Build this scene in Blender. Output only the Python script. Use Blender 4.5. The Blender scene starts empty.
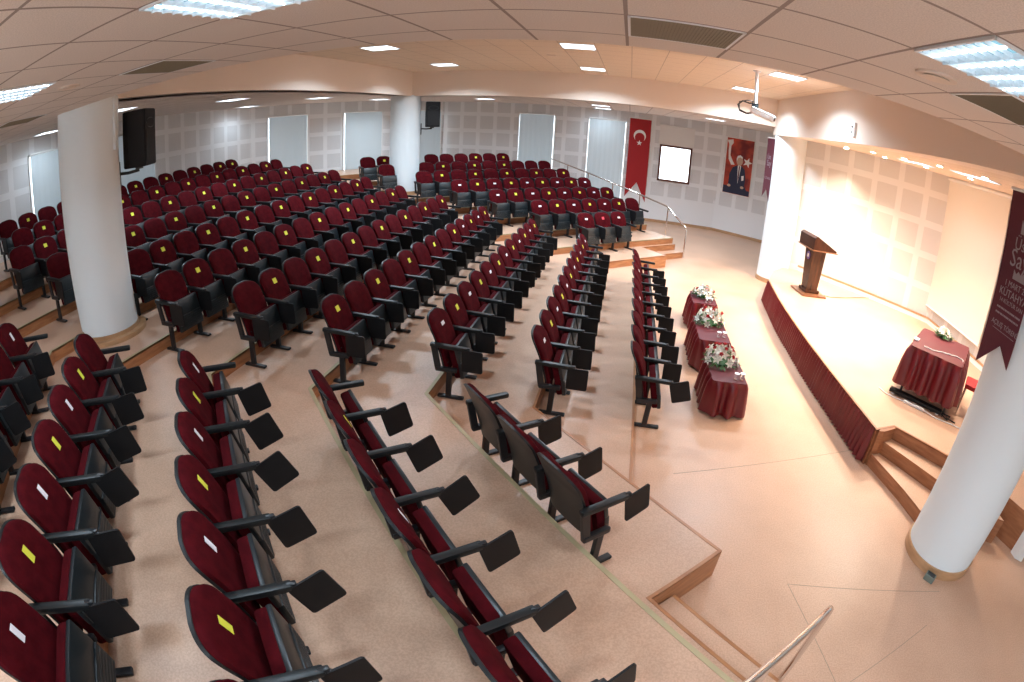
import bpy, bmesh, math, random
from mathutils import Vector, Matrix
random.seed(7)
S = bpy.context.scene
COL = S.collection

# ---------------------------------------------------------------- camera (fisheye lens, hand held high above the seats)
cd = bpy.data.cameras.new('camera')
cam = bpy.data.objects.new('camera', cd)
COL.objects.link(cam)
cd.type = 'PANO'
cd.sensor_fit = 'HORIZONTAL'
cd.sensor_width = 36.0
cd.panorama_type = 'FISHEYE_EQUISOLID'
cd.fisheye_lens = 540.15 / 1024 * 36.0
cd.fisheye_fov = math.radians(170)
yaw, pit, roll = -0.1937, -0.4122, 0.0535
cy, sy, cp, sp, cr, sr = math.cos(yaw), math.sin(yaw), math.cos(pit), math.sin(pit), math.cos(roll), math.sin(roll)
fw = Vector((sy * cp, cy * cp, sp)); rt = Vector((cy, -sy, 0)); up = rt.cross(fw)
r2 = cr * rt + sr * up; u2 = -sr * rt + cr * up
CAMZ = 3.38
cam.matrix_world = Matrix(((r2.x, u2.x, -fw.x, 0), (r2.y, u2.y, -fw.y, 0), (r2.z, u2.z, -fw.z, CAMZ), (0, 0, 0, 1)))
S.camera = cam

# ---------------------------------------------------------------- world, exposure
w = bpy.data.worlds.new('world'); S.world = w; w.use_nodes = True
w.node_tree.nodes['Background'].inputs[0].default_value = (0.75, 0.87, 1.0, 1)
w.node_tree.nodes['Background'].inputs[1].default_value = 0.35
S.view_settings.view_transform = 'Standard'
S.view_settings.look = 'None'
S.view_settings.gamma = 1
S.view_settings.use_curve_mapping = False
S.view_settings.exposure = 1.15
S.cycles.max_bounces = 8
S.cycles.diffuse_bounces = 5
S.cycles.sample_clamp_indirect = 6.0

def area(name, loc, size, energy, color, rot=(0, 0, 0), sizey=None):
    l = bpy.data.lights.new(name, 'AREA'); l.energy = energy; l.color = color; l.size = size
    if sizey: l.shape = 'RECTANGLE'; l.size_y = sizey
    o = bpy.data.objects.new(name, l); COL.objects.link(o); o.location = loc; o.rotation_euler = rot
    return o

# ---------------------------------------------------------------- materials
def mat(name, color, rough=0.6, metal=0.0, spec=0.5, emit=None, es=0.0, sheen=0.0, coat=0.0):
    m = bpy.data.materials.new(name); m.use_nodes = True
    b = m.node_tree.nodes['Principled BSDF']
    b.inputs['Base Color'].default_value = (*color, 1)
    b.inputs['Roughness'].default_value = rough
    b.inputs['Metallic'].default_value = metal
    b.inputs['Specular IOR Level'].default_value = spec
    if sheen: b.inputs['Sheen Weight'].default_value = sheen
    if coat: b.inputs['Coat Weight'].default_value = coat
    if emit:
        b.inputs['Emission Color'].default_value = (*emit, 1); b.inputs['Emission Strength'].default_value = es
    return m

def nodes(m): return m.node_tree.nodes, m.node_tree.links, m.node_tree.nodes['Principled BSDF']

def mottle(m, c1, c2, scale=8.0, detail=4, coord='Object', bump=0.0, bscale=None, lo=0.35, hi=0.65):
    n, l, b = nodes(m)
    tc = n.new('ShaderNodeTexCoord'); no = n.new('ShaderNodeTexNoise'); no.inputs['Scale'].default_value = scale
    no.inputs['Detail'].default_value = detail
    cr_ = n.new('ShaderNodeValToRGB'); cr_.color_ramp.elements[0].position = lo; cr_.color_ramp.elements[1].position = hi
    cr_.color_ramp.elements[0].color = (*c1, 1); cr_.color_ramp.elements[1].color = (*c2, 1)
    l.new(tc.outputs[coord], no.inputs['Vector']); l.new(no.outputs['Fac'], cr_.inputs['Fac']); l.new(cr_.outputs['Color'], b.inputs['Base Color'])
    if bump:
        bp = n.new('ShaderNodeBump'); bp.inputs['Strength'].default_value = bump; bp.inputs['Distance'].default_value = 0.002
        n2 = n.new('ShaderNodeTexNoise'); n2.inputs['Scale'].default_value = bscale or scale * 6
        l.new(tc.outputs[coord], n2.inputs['Vector']); l.new(n2.outputs['Fac'], bp.inputs['Height']); l.new(bp.outputs['Normal'], b.inputs['Normal'])
    return cr_

M = {}
M['velvet'] = mat('velvet', (0.15, 0.009, 0.018), 0.9, spec=0.06)
mottle(M['velvet'], (0.050, 0.0026, 0.0048), (0.072, 0.0040, 0.0068), 14, 3, bump=0.25, bscale=260)
M['plastic'] = mat('black plastic', (0.007, 0.009, 0.010), 0.42, spec=0.42)
M['shell'] = mat('charcoal plastic', (0.012, 0.017, 0.020), 0.36, spec=0.55)
M['metalblack'] = mat('black metal', (0.012, 0.012, 0.014), 0.4, spec=0.5)
M['tablet'] = mat('black laminate', (0.006, 0.006, 0.007), 0.5, spec=0.3)
M['yellow'] = mat('yellow paper', (0.75, 0.72, 0.06), 0.8)
M['whitepaper'] = mat('white paper', (0.85, 0.82, 0.86), 0.8)
M['redpaper'] = mat('red paper', (0.75, 0.06, 0.08), 0.8)
M['white'] = mat('white paint', (0.78, 0.78, 0.77), 0.75, spec=0.25)
M['column'] = mat('column paint', (0.78, 0.85, 0.88), 0.6, spec=0.3)
M['beam'] = mat('beam paint with warm bounce', (0.80, 0.69, 0.60), 0.85, spec=0.2)  # peach tone carries the stage's warm bounce light in the colour
M['chrome'] = mat('chrome', (0.75, 0.73, 0.72), 0.14, metal=1.0)
M['grille'] = mat('grille', (0.25, 0.22, 0.16), 0.7)
M['satin'] = mat('burgundy satin', (0.15, 0.006, 0.012), 0.30, spec=0.6)
M['satin_top'] = M['satin']
M['leaf'] = mat('leaf', (0.035, 0.13, 0.03), 0.5)
M['petal'] = mat('petal', (0.86, 0.85, 0.78), 0.6)
M['rose'] = mat('rose', (0.5, 0.01, 0.02), 0.6)
M['glass'] = mat('glass', (0.9, 0.95, 1.0), 0.05); M['glass'].node_tree.nodes['Principled BSDF'].inputs['Transmission Weight'].default_value = 1.0
M['water_paper'] = mat('cup lid', (0.85, 0.85, 0.9), 0.4)
M['flag'] = mat('flag red', (0.36, 0.005, 0.009), 0.65)
M['flagwhite'] = mat('flag white', (0.82, 0.82, 0.8), 0.7)
M['purple'] = mat('plum cloth', (0.10, 0.012, 0.026), 0.7)
M['navy'] = mat('navy print', (0.012, 0.02, 0.055), 0.5)
M['postred'] = mat('poster red', (0.42, 0.045, 0.02), 0.4)
mottle(M['postred'], (0.16, 0.012, 0.012), (0.55, 0.07, 0.03), 2.2, 2)
M['skin'] = mat('skin print', (0.55, 0.38, 0.28), 0.5)
M['equip'] = mat('white casing', (0.82, 0.83, 0.85), 0.4)
M['cable'] = mat('cable white', (0.75, 0.75, 0.75), 0.5)
M['darkwood'] = mat('dark frame wood', (0.10, 0.022, 0.012), 0.4)
M['screen'] = mat('projection screen', (0.82, 0.78, 0.70), 0.85, spec=0.1)
M['cabinet'] = mat('loudspeaker cabinet', (0.006, 0.006, 0.007), 0.6, spec=0.25)
M['blackfab'] = mat('speaker grille', (0.008, 0.008, 0.009), 0.75)
M['boxgreen'] = mat('floor box', (0.17, 0.2, 0.17), 0.5)
M['blueledge'] = mat('blue trim', (0.03, 0.08, 0.35), 0.4)

def wood(name, c1, c2, rough=0.4, sc=(1.5, 14, 14)):
    m = mat(name, c1, rough); n, l, b = nodes(m)
    tc = n.new('ShaderNodeTexCoord'); mp = n.new('ShaderNodeMapping'); mp.inputs['Scale'].default_value = sc
    no = n.new('ShaderNodeTexNoise'); no.inputs['Scale'].default_value = 2.0; no.inputs['Detail'].default_value = 5
    r = n.new('ShaderNodeValToRGB'); r.color_ramp.elements[0].color = (*c1, 1); r.color_ramp.elements[1].color = (*c2, 1)
    r.color_ramp.elements[0].position = .35; r.color_ramp.elements[1].position = .68
    l.new(tc.outputs['Object'], mp.inputs['Vector']); l.new(mp.outputs['Vector'], no.inputs['Vector']); l.new(no.outputs['Fac'], r.inputs['Fac']); l.new(r.outputs['Color'], b.inputs['Base Color'])
    return m
M['riser'] = wood('riser wood', (0.36, 0.145, 0.06), (0.50, 0.23, 0.10), 0.38, (2, 2, 14))
M['stagewood'] = wood('step wood', (0.30, 0.115, 0.05), (0.42, 0.18, 0.085), 0.38, (2, 2, 14))
M['podium'] = wood('podium wood', (0.030, 0.009, 0.004), (0.075, 0.022, 0.009), 0.25, (9, 9, 1))
M['podiumlite'] = wood('podium plinth wood', (0.20, 0.075, 0.035), (0.30, 0.12, 0.05), 0.3, (3, 3, 1))
M['base'] = wood('baseboard wood', (0.42, 0.24, 0.12), (0.55, 0.33, 0.18), 0.45, (2, 2, 8))
M['olive'] = mat('nosing tape', (0.46, 0.37, 0.21), 0.55)

def floor_mat(name, c1, c2, c3):
    m = mat(name, c1, 0.34, spec=0.42); n, l, b = nodes(m)
    tc = n.new('ShaderNodeTexCoord')
    big = n.new('ShaderNodeTexNoise'); big.inputs['Scale'].default_value = 0.9; big.inputs['Detail'].default_value = 5
    sm = n.new('ShaderNodeTexNoise'); sm.inputs['Scale'].default_value = 70; sm.inputs['Detail'].default_value = 3
    vr = n.new('ShaderNodeTexVoronoi'); vr.inputs['Scale'].default_value = 110
    for x in (big, sm, vr): l.new(tc.outputs['Object'], x.inputs['Vector'])
    r = n.new('ShaderNodeValToRGB'); r.color_ramp.elements[0].color = (*c1, 1); r.color_ramp.elements[1].color = (*c2, 1)
    r.color_ramp.elements[0].position = .38; r.color_ramp.elements[1].position = .62
    l.new(sm.outputs['Fac'], r.inputs['Fac'])
    mx = n.new('ShaderNodeMixRGB'); mx.blend_type = 'MIX'; mx.inputs['Color2'].default_value = (*c3, 1)
    lt = n.new('ShaderNodeMath'); lt.operation = 'LESS_THAN'; lt.inputs[1].default_value = 0.16
    l.new(vr.outputs['Distance'], lt.inputs[0])
    m2 = n.new('ShaderNodeMath'); m2.operation = 'MULTIPLY'; m2.inputs[1].default_value = 0.55; l.new(lt.outputs[0], m2.inputs[0])
    l.new(m2.outputs[0], mx.inputs['Fac']); l.new(r.outputs['Color'], mx.inputs['Color1'])
    m3 = n.new('ShaderNodeMixRGB'); m3.blend_type = 'MULTIPLY'; m3.inputs['Fac'].default_value = 1
    r2_ = n.new('ShaderNodeValToRGB'); r2_.color_ramp.elements[0].color = (0.86, 0.84, 0.82, 1); r2_.color_ramp.elements[1].color = (1.0, 1.0, 1.0, 1)
    r2_.color_ramp.elements[0].position = .35; r2_.color_ramp.elements[1].position = .6
    l.new(big.outputs['Fac'], r2_.inputs['Fac']); l.new(mx.outputs['Color'], m3.inputs['Color1']); l.new(r2_.outputs['Color'], m3.inputs['Color2'])
    l.new(m3.outputs['Color'], b.inputs['Base Color'])
    rr = n.new('ShaderNodeMapRange'); rr.inputs['To Min'].default_value = 0.27; rr.inputs['To Max'].default_value = 0.48
    l.new(big.outputs['Fac'], rr.inputs['Value']); l.new(rr.outputs['Result'], b.inputs['Roughness'])
    return m
M['floor'] = floor_mat('speckled vinyl', (0.58, 0.36, 0.245), (0.67, 0.43, 0.30), (0.77, 0.57, 0.44))

def grid_mat(name, base, line, ox, oy, px, py, wdt=0.012, rough=0.85, bump=True):
    """ceiling tiles: pale boards with a thin carrier grid, positions in metres"""
    m = mat(name, base, rough, spec=0.2); n, l, b = nodes(m)
    tc = n.new('ShaderNodeTexCoord'); sx = n.new('ShaderNodeSeparateXYZ'); l.new(tc.outputs['Object'], sx.inputs[0])
    outs = []
    for ax, o, p in (('X', ox, px), ('Y', oy, py)):
        a = n.new('ShaderNodeMath'); a.operation = 'SUBTRACT'; a.inputs[1].default_value = o - 100 * p; l.new(sx.outputs[ax], a.inputs[0])
        d = n.new('ShaderNodeMath'); d.operation = 'DIVIDE'; d.inputs[1].default_value = p; l.new(a.outputs[0], d.inputs[0])
        f = n.new('ShaderNodeMath'); f.operation = 'FRACT'; l.new(d.outputs[0], f.inputs[0])
        s = n.new('ShaderNodeMath'); s.operation = 'SUBTRACT'; s.inputs[1].default_value = 0.5; l.new(f.outputs[0], s.inputs[0])
        ab = n.new('ShaderNodeMath'); ab.operation = 'ABSOLUTE'; l.new(s.outputs[0], ab.inputs[0])
        g = n.new('ShaderNodeMath'); g.operation = 'GREATER_THAN'; g.inputs[1].default_value = 0.5 - wdt / p; l.new(ab.outputs[0], g.inputs[0])
        outs.append(g)
    mxx = n.new('ShaderNodeMath'); mxx.operation = 'MAXIMUM'; l.new(outs[0].outputs[0], mxx.inputs[0]); l.new(outs[1].outputs[0], mxx.inputs[1])
    no = n.new('ShaderNodeTexNoise'); no.inputs['Scale'].default_value = 130; l.new(tc.outputs['Object'], no.inputs['Vector'])
    r = n.new('ShaderNodeValToRGB'); r.color_ramp.elements[0].color = (*[c * .86 for c in base], 1); r.color_ramp.elements[1].color = (*base, 1)
    r.color_ramp.elements[0].position = .4; r.color_ramp.elements[1].position = .6; l.new(no.outputs['Fac'], r.inputs['Fac'])
    mx = n.new('ShaderNodeMixRGB'); l.new(mxx.outputs[0], mx.inputs['Fac']); l.new(r.outputs['Color'], mx.inputs['Color1']); mx.inputs['Color2'].default_value = (*line, 1)
    l.new(mx.outputs['Color'], b.inputs['Base Color'])
    return m
GX, GY, GP = -3.037, 2.012, 0.597
M['tile'] = grid_mat('ceiling tile', (0.80, 0.72, 0.66), (0.34, 0.28, 0.25), GX, GY, GP, 0.6, 0.010)
M['tilehigh'] = grid_mat('high ceiling tile with warm bounce', (0.80, 0.67, 0.53), (0.42, 0.34, 0.27), GX, 8.85, GP, 0.6, 0.006)  # base colour warmed to stand for light bouncing up from the stage floor
M['stageceil'] = grid_mat('stage ceiling', (0.78, 0.66, 0.54), (0.45, 0.36, 0.28), 0, 0, GP, 2.4, 0.008)

def panel_mat(name, base, sq, pitch, duty, ox=0.0, oy=0.0, z0=0.8):
    """acoustic wall boards: perforated grey squares in a white grid (UV in metres: along wall, height)"""
    m = mat(name, base, 0.75, spec=0.25); n, l, b = nodes(m)
    uv = n.new('ShaderNodeUVMap'); sx = n.new('ShaderNodeSeparateXYZ'); l.new(uv.outputs[0], sx.inputs[0])
    masks = []
    for ax, o in (('X', ox), ('Y', oy)):
        a = n.new('ShaderNodeMath'); a.operation = 'SUBTRACT'; a.inputs[1].default_value = o - 50 * pitch; l.new(sx.outputs[ax], a.inputs[0])
        d = n.new('ShaderNodeMath'); d.operation = 'DIVIDE'; d.inputs[1].default_value = pitch; l.new(a.outputs[0], d.inputs[0])
        f = n.new('ShaderNodeMath'); f.operation = 'FRACT'; l.new(d.outputs[0], f.inputs[0])
        s = n.new('ShaderNodeMath'); s.operation = 'SUBTRACT'; s.inputs[1].default_value = 0.5; l.new(f.outputs[0], s.inputs[0])
        ab = n.new('ShaderNodeMath'); ab.operation = 'ABSOLUTE'; l.new(s.outputs[0], ab.inputs[0])
        g = n.new('ShaderNodeMath'); g.operation = 'LESS_THAN'; g.inputs[1].default_value = duty / 2; l.new(ab.outputs[0], g.inputs[0])
        masks.append(g)
    q = n.new('ShaderNodeMath'); q.operation = 'MULTIPLY'; l.new(masks[0].outputs[0], q.inputs[0]); l.new(masks[1].outputs[0], q.inputs[1])
    hz = n.new('ShaderNodeMath'); hz.operation = 'GREATER_THAN'; hz.inputs[1].default_value = z0; l.new(sx.outputs['Y'], hz.inputs[0])
    q2 = n.new('ShaderNodeMath'); q2.operation = 'MULTIPLY'; l.new(q.outputs[0], q2.inputs[0]); l.new(hz.outputs[0], q2.inputs[1])
    vo = n.new('ShaderNodeTexVoronoi'); vo.inputs['Scale'].default_value = 55; vo.inputs['Randomness'].default_value = 0.0; l.new(uv.outputs[0], vo.inputs['Vector'])
    ht = n.new('ShaderNodeMath'); ht.operation = 'LESS_THAN'; ht.inputs[1].default_value = 0.22; l.new(vo.outputs['Distance'], ht.inputs[0])
    cm = n.new('ShaderNodeMixRGB'); cm.inputs['Color1'].default_value = (*sq, 1); cm.inputs['Color2'].default_value = (*[c * .7 for c in sq], 1); l.new(ht.outputs[0], cm.inputs['Fac'])
    mx = n.new('ShaderNodeMixRGB'); l.new(q2.outputs[0], mx.inputs['Fac']); mx.inputs['Color1'].default_value = (*base, 1); l.new(cm.outputs['Color'], mx.inputs['Color2'])
    l.new(mx.outputs['Color'], b.inputs['Base Color'])
    return m
M['panel'] = panel_mat('acoustic board', (0.83, 0.85, 0.87), (0.73, 0.745, 0.76), 0.655, 0.77, 0.10, 0.28, 0.935)
M['panelstage'] = panel_mat('stage acoustic board', (0.76, 0.75, 0.73), (0.68, 0.665, 0.64), 0.70, 0.78, 0.05, 0.55, 0.5)

m = mat('roller blind', (0.55, 0.60, 0.62), 0.8, spec=0.1); M['blind'] = m
n, l, b = nodes(m)
tr = n.new('ShaderNodeBsdfTranslucent'); tr.inputs['Color'].default_value = (0.42, 0.50, 0.54, 1)
ms = n.new('ShaderNodeMixShader'); ms.inputs['Fac'].default_value = 0.06
l.new(b.outputs[0], ms.inputs[1]); l.new(tr.outputs[0], ms.inputs[2]); l.new(ms.outputs[0], n['Material Output'].inputs['Surface'])

def emis(name, color, s):
    m = bpy.data.materials.new(name); m.use_nodes = True; n = m.node_tree.nodes; n.remove(n['Principled BSDF'])
    e = n.new('ShaderNodeEmission'); e.inputs['Color'].default_value = (*color, 1); e.inputs['Strength'].default_value = s
    m.node_tree.links.new(e.outputs[0], n['Material Output'].inputs['Surface']); return m
M['daylight'] = emis('daylight pane', (0.82, 0.92, 1.0), 2.6)
M['tube'] = emis('fluorescent tube', (0.80, 0.91, 1.0), 4.0)
M['glow'] = emis('lit reflector', (0.22, 0.42, 0.52), 0.75)
M['glowfar'] = emis('lit louver panel', (0.78, 0.90, 1.0), 2.6)
M['spot'] = emis('halogen lamp', (1.0, 0.84, 0.62), 30.0)
M['louver'] = mat('silver louver', (0.75, 0.85, 0.92), 0.5, metal=0.3)
M['lampwhite'] = mat('lamp housing', (0.8, 0.82, 0.84), 0.4)

# ---------------------------------------------------------------- mesh helpers
def mesh_obj(name, bm, m, parent=None, loc=None, smooth=False):
    me = bpy.data.meshes.new(name)
    bmesh.ops.recalc_face_normals(bm, faces=bm.faces[:])
    bm.to_mesh(me); bm.free()
    for x in (m if isinstance(m, (list, tuple)) else [m]): me.materials.append(x)
    if smooth:
        for p in me.polygons: p.use_smooth = True
        try: me.set_sharp_from_angle(angle=math.radians(38))
        except Exception: pass
    o = bpy.data.objects.new(name, me); COL.objects.link(o)
    if parent: o.parent = parent
    if loc is not None: o.location = loc
    return o

def tag(o, label=None, cat=None, group=None, kind=None):
    if label: o['label'] = label
    if cat: o['category'] = cat
    if group: o['group'] = group
    if kind: o['kind'] = kind
    return o

def thing(name, label, cat, loc=(0, 0, 0), rz=0.0, group=None):
    o = bpy.data.objects.new(name, None); COL.objects.link(o); o.location = loc; o.rotation_euler = (0, 0, rz)
    o.empty_display_size = 0.2
    return tag(o, label, cat, group)

def box(bm, c, s, rot=None, bev=0.0):
    r = bmesh.ops.create_cube(bm, size=1.0)
    vs = r['verts']
    bmesh.ops.scale(bm, vec=Vector(s), verts=vs)
    if bev > 0:
        es = list({e for v in vs for e in v.link_edges})
        rr = bmesh.ops.bevel(bm, geom=es, offset=bev, segments=2, affect='EDGES', profile=0.6)
        vs = list({v for f in rr['faces'] for v in f.verts} | {v for v in vs if v.is_valid})
    mtx = Matrix.Translation(Vector(c))
    if rot is not None: mtx = mtx @ rot
    bmesh.ops.transform(bm, matrix=mtx, verts=vs)
    return vs

def ry(a): return Matrix.Rotation(a, 4, 'Y')
def rz_(a): return Matrix.Rotation(a, 4, 'Z')
def rx(a): return Matrix.Rotation(a, 4, 'X')

def prism(bm, pts, z0, z1, top_mat=0, side_mat=0):
    lo = [bm.verts.new((x, y, z0)) for x, y in pts]; hi = [bm.verts.new((x, y, z1)) for x, y in pts]
    f = bm.faces.new(hi); f.material_index = top_mat
    f = bm.faces.new(list(reversed(lo))); f.material_index = side_mat
    k = len(pts)
    for i in range(k):
        f = bm.faces.new((lo[i], lo[(i + 1) % k], hi[(i + 1) % k], hi[i])); f.material_index = side_mat

def outline_plate(bm, pts, x0, x1):
    """polygon in (y,z) pushed from x0 to x1"""
    a = [bm.verts.new((x0, y, z)) for y, z in pts]; b_ = [bm.verts.new((x1, y, z)) for y, z in pts]
    bm.faces.new(a); bm.faces.new(list(reversed(b_))); k = len(pts)
    for i in range(k): bm.faces.new((a[i], b_[i], b_[(i + 1) % k], a[(i + 1) % k]))

def tube(bm, pts, r, seg=10, cap=True):
    pts = [Vector(p) for p in pts]; rings = []
    prev = None
    for i, p in enumerate(pts):
        if i == 0: t = pts[1] - p
        elif i == len(pts) - 1: t = p - pts[i - 1]
        else: t = (pts[i + 1] - p).normalized() + (p - pts[i - 1]).normalized()
        t.normalize()
        if prev is None:
            a = Vector((0, 0, 1)) if abs(t.z) < .9 else Vector((1, 0, 0))
            u = t.cross(a).normalized()
        else:
            u = (prev - t * prev.dot(t)).normalized()
        prev = u; v = t.cross(u)
        rr = r[i] if isinstance(r, (list, tuple)) else r
        rings.append([bm.verts.new(p + rr * (math.cos(2 * math.pi * k / seg) * u + math.sin(2 * math.pi * k / seg) * v)) for k in range(seg)])
    for a, b_ in zip(rings, rings[1:]):
        for k in range(seg): bm.faces.new((a[k], a[(k + 1) % seg], b_[(k + 1) % seg], b_[k]))
    if cap: bm.faces.new(list(reversed(rings[0]))); bm.faces.new(rings[-1])

def cyl(bm, c, r, z0, z1, seg=32, r1=None):
    r1 = r if r1 is None else r1
    a = [bm.verts.new((c[0] + r * math.cos(2 * math.pi * k / seg), c[1] + r * math.sin(2 * math.pi * k / seg), z0)) for k in range(seg)]
    b_ = [bm.verts.new((c[0] + r1 * math.cos(2 * math.pi * k / seg), c[1] + r1 * math.sin(2 * math.pi * k / seg), z1)) for k in range(seg)]
    for k in range(seg): bm.faces.new((a[k], a[(k + 1) % seg], b_[(k + 1) % seg], b_[k]))
    bm.faces.new(list(reversed(a))); bm.faces.new(b_)

def NB(): return bmesh.new()
def struct(name, bm, m, label=None, smooth=False):
    o = mesh_obj(name, bm, m, smooth=smooth); o['kind'] = 'structure'
    if label: o['label'] = label
    return o

# ---------------------------------------------------------------- room shell
H = 0.155
def L(k): return H * (k - 1)
WALL = [(-11.9, 2.0), (-11.9, 14.3), (-7.1, 20.1), (3.4, 20.1), (5.2, 19.1), (7.4, 16.5), (7.4, 15.0)]
NEARZ, RINGZ, HIGHZ, STZ = 3.954, 4.03, 4.75, 3.84

bm = NB(); prism(bm, [(-12.1, -3.6), (9, -3.6), (9, 20.4), (-12.1, 20.4)], -0.1, 0.0)
struct('floor', bm, M['floor'], 'speckled beige vinyl floor of the hall')

def wall(name, a, b_, z0, z1, m, label, flip=False, th=0.12):
    """wall slab between plan points, UV in metres on the room side"""
    a = Vector((a[0], a[1], 0)); b_ = Vector((b_[0], b_[1], 0)); d = (b_ - a); ln = d.length; d.normalize()
    nrm = Vector((-d.y, d.x, 0)) * th * (-1 if flip else 1)
    bm = NB(); uvl = bm.loops.layers.uv.new('UVMap')
    vs = [a, b_, b_ + nrm, a + nrm]
    lo = [bm.verts.new((v.x, v.y, z0)) for v in vs]; hi = [bm.verts.new((v.x, v.y, z1)) for v in vs]
    fs = [bm.faces.new((lo[0], lo[1], hi[1], hi[0]))]
    for lp, uv in zip(fs[0].loops, [(0, z0), (ln, z0), (ln, z1), (0, z1)]): lp[uvl].uv = uv
    bm.faces.new((lo[1], lo[2], hi[2], hi[1])); bm.faces.new((lo[2], lo[3], hi[3], hi[2])); bm.faces.new((lo[3], lo[0], hi[0], hi[3]))
    bm.faces.new(hi); bm.faces.new(list(reversed(lo)))
    return struct(name, bm, m, label)

wall('wall_left', (-11.9, 1.8), (-11.9, 14.3), 0, 4.3, M['panel'], 'left wall of white acoustic boards')
wall('wall_back_left', (-11.9, 14.3), (-7.1, 20.1), 0, 4.3, M['panel'], 'slanted corner wall of acoustic boards')
wall('wall_back', (-7.1, 20.1), (3.4, 20.1), 0, 4.3, M['panel'], 'far wall of acoustic boards with windows')
wall('wall_back_right', (3.4, 20.1), (5.2, 19.1), 0, 4.3, M['panel'], 'slanted wall carrying the portrait poster')
wall('wall_right', (5.2, 19.1), (7.5, 16.3), 0, 4.3, M['panel'], 'slanted white wall beyond the stage column')
wall('wall_front_left', (7.5, 16.3), (4.72, 13.25), 0, 4.3, M['white'], 'short white return wall beside the stage')
wall('wall_stage', (4.46, 13.52), (7.42, 10.45), 0, 4.1, M['panelstage'], 'slanted stage wall of acoustic boards')
wall('wall_stage', (7.42, 10.45), (7.42, 5.9), 0, 4.1, M['panelstage'], 'stage wall behind the projection screen')
wall('wall_stage', (7.42, 5.9), (5.3, 3.4), 0, 4.1, M['panelstage'], 'slanted stage wall behind the right column')
wall('wall_front', (8.2, 3.6), (8.2, -3.4), 0, 4.3, M['white'], 'plain wall on the right')
wall('wall_near', (8.2, -3.4), (-7.0, -3.4), 0, 4.3, M['white'], 'plain wall behind the camera')
wall('wall_near_left', (-7.0, -3.4), (-11.9, 1.8), 0, 4.3, M['panel'], 'slanted near corner wall')
wall('wall_front_near', (5.3, 3.4), (8.2, 3.6), 0, 4.3, M['white'], 'short wall beside the stage end')

def sheet(name, pts, z, th, m, label):
    bm = NB(); prism(bm, pts, z, z + th); return struct(name, bm, m, label)
sheet('ceiling', [(-12, -3.5), (8.3, -3.5), (8.3, 3.63), (-12, 3.63)], NEARZ, 0.08, M['tile'], 'low tiled ceiling above the nearest seats')
sheet('ceiling', [(-12.2, 3.60), (-6.30, 3.60), (-6.30, 20.3), (-12.2, 20.3)], RINGZ, 0.08, M['tile'], 'low tiled ceiling over the upper left seats')
sheet('ceiling', [(-6.30, 14.75), (4.05, 13.95), (7.7, 13.95), (7.7, 20.3), (-6.30, 20.3)], RINGZ, 0.08, M['tile'], 'low tiled ceiling over the far seats')
sheet('ceiling', [(-6.5, 3.4), (4.2, 3.4), (4.2, 15.0), (-6.5, 15.0)], HIGHZ, 0.08, M['tilehigh'], 'raised tiled ceiling in the middle of the hall')
sheet('ceiling', [(3.95, 3.3), (8.2, 3.3), (8.2, 13.95), (3.95, 13.95)], STZ, 0.08, M['stageceil'], 'low ceiling over the stage with halogen spots')
sheet('beam', [(-6.6, 3.63), (-6.12, 3.63), (-6.12, 14.7), (-6.6, 14.7)], 4.03, 0.72, M['beam'], 'plastered beam over the left columns')
sheet('beam', [(-6.6, 14.62), (3.9, 13.78), (3.9, 14.2), (-6.6, 15.05)], 4.03, 0.72, M['beam'], 'plastered beam over the far columns')
sheet('beam', [(3.75, 3.4), (4.15, 3.4), (4.15, 14.0), (3.75, 14.0)], STZ - 0.02, HIGHZ - STZ + 0.02, M['beam'], 'plastered beam along the stage front')
sheet('beam', [(-6.6, 3.3), (4.15, 3.3), (4.15, 3.625), (-6.6, 3.625)], NEARZ + 0.05, HIGHZ - NEARZ - 0.05, M['beam'], 'plastered beam above the nearest seats')

# ---------------------------------------------------------------- seating tiers
def xB(k): return 0.43 - 1.14 * (k - 2)
sA = {3: 4.46, 4: 2.99, 5: 1.27, 6: -0.26, 7: -1.85, 8: -3.42, 9: -5.0, 10: -6.6, 11: -8.1}
def cC(k): return 13.53 + 1.5 * (k - 4)
SIDE_A, SIDE_C = 0.38, 16.5
def at_ad(s, d): return ((s - d) / 2, (s + d) / 2)          # x+y=s , y-x=d
BACK = [(-3.6, 20.1), (-7.1, 20.1), (-11.9, 14.3), (-11.9, 1.9), (-7.0, -3.38), (-3.76, -3.38)]
def tier_front(k):
    x = xB(k); a, c = at_ad(sA[k], SIDE_A), at_ad(SIDE_C, cC(k))
    if a[1] < -3.37: a = (sA[k] + 3.38, -3.38)
    if c[1] > 20.09: c = (20.1 - cC(k), 20.1)
    return [a, (x, sA[k] - x), (x, cC(k) + x), c]
def tier_back(k):
    b = list(BACK)
    if k > 3 and cC(k) + 0.0 > 23.68: b = b[1:]
    if k > 3 and at_ad(sA[k], SIDE_A)[1] < -3.37: b = b[:-1]
    return b
fronts = {}
fronts[2] = [(0.43, 4.03), (0.43, 12.61)]
bm = NB(); prism(bm, [(0.43, 4.03), (0.43, 12.61), (-0.74, 11.44), (-0.74, 5.20)], 0, H, 0, 1)
struct('floor_tier', bm, [M['floor'], M['riser']], 'lowest seating step behind the front row')
x3 = xB(3)
p3 = [at_ad(3.26, SIDE_A), at_ad(3.26, 2.02), at_ad(4.46, 2.02), (x3, 4.46 - x3), (x3, 12.18 + x3), at_ad(14.62, 12.18), at_ad(14.62, 13.37), at_ad(SIDE_C, 13.37)]
fronts[3] = p3
bm = NB(); prism(bm, p3 + BACK, 0.0, L(3), 0, 1)
struct('floor_tier', bm, [M['floor'], M['riser']], 'second seating step with two projecting corners')
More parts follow.
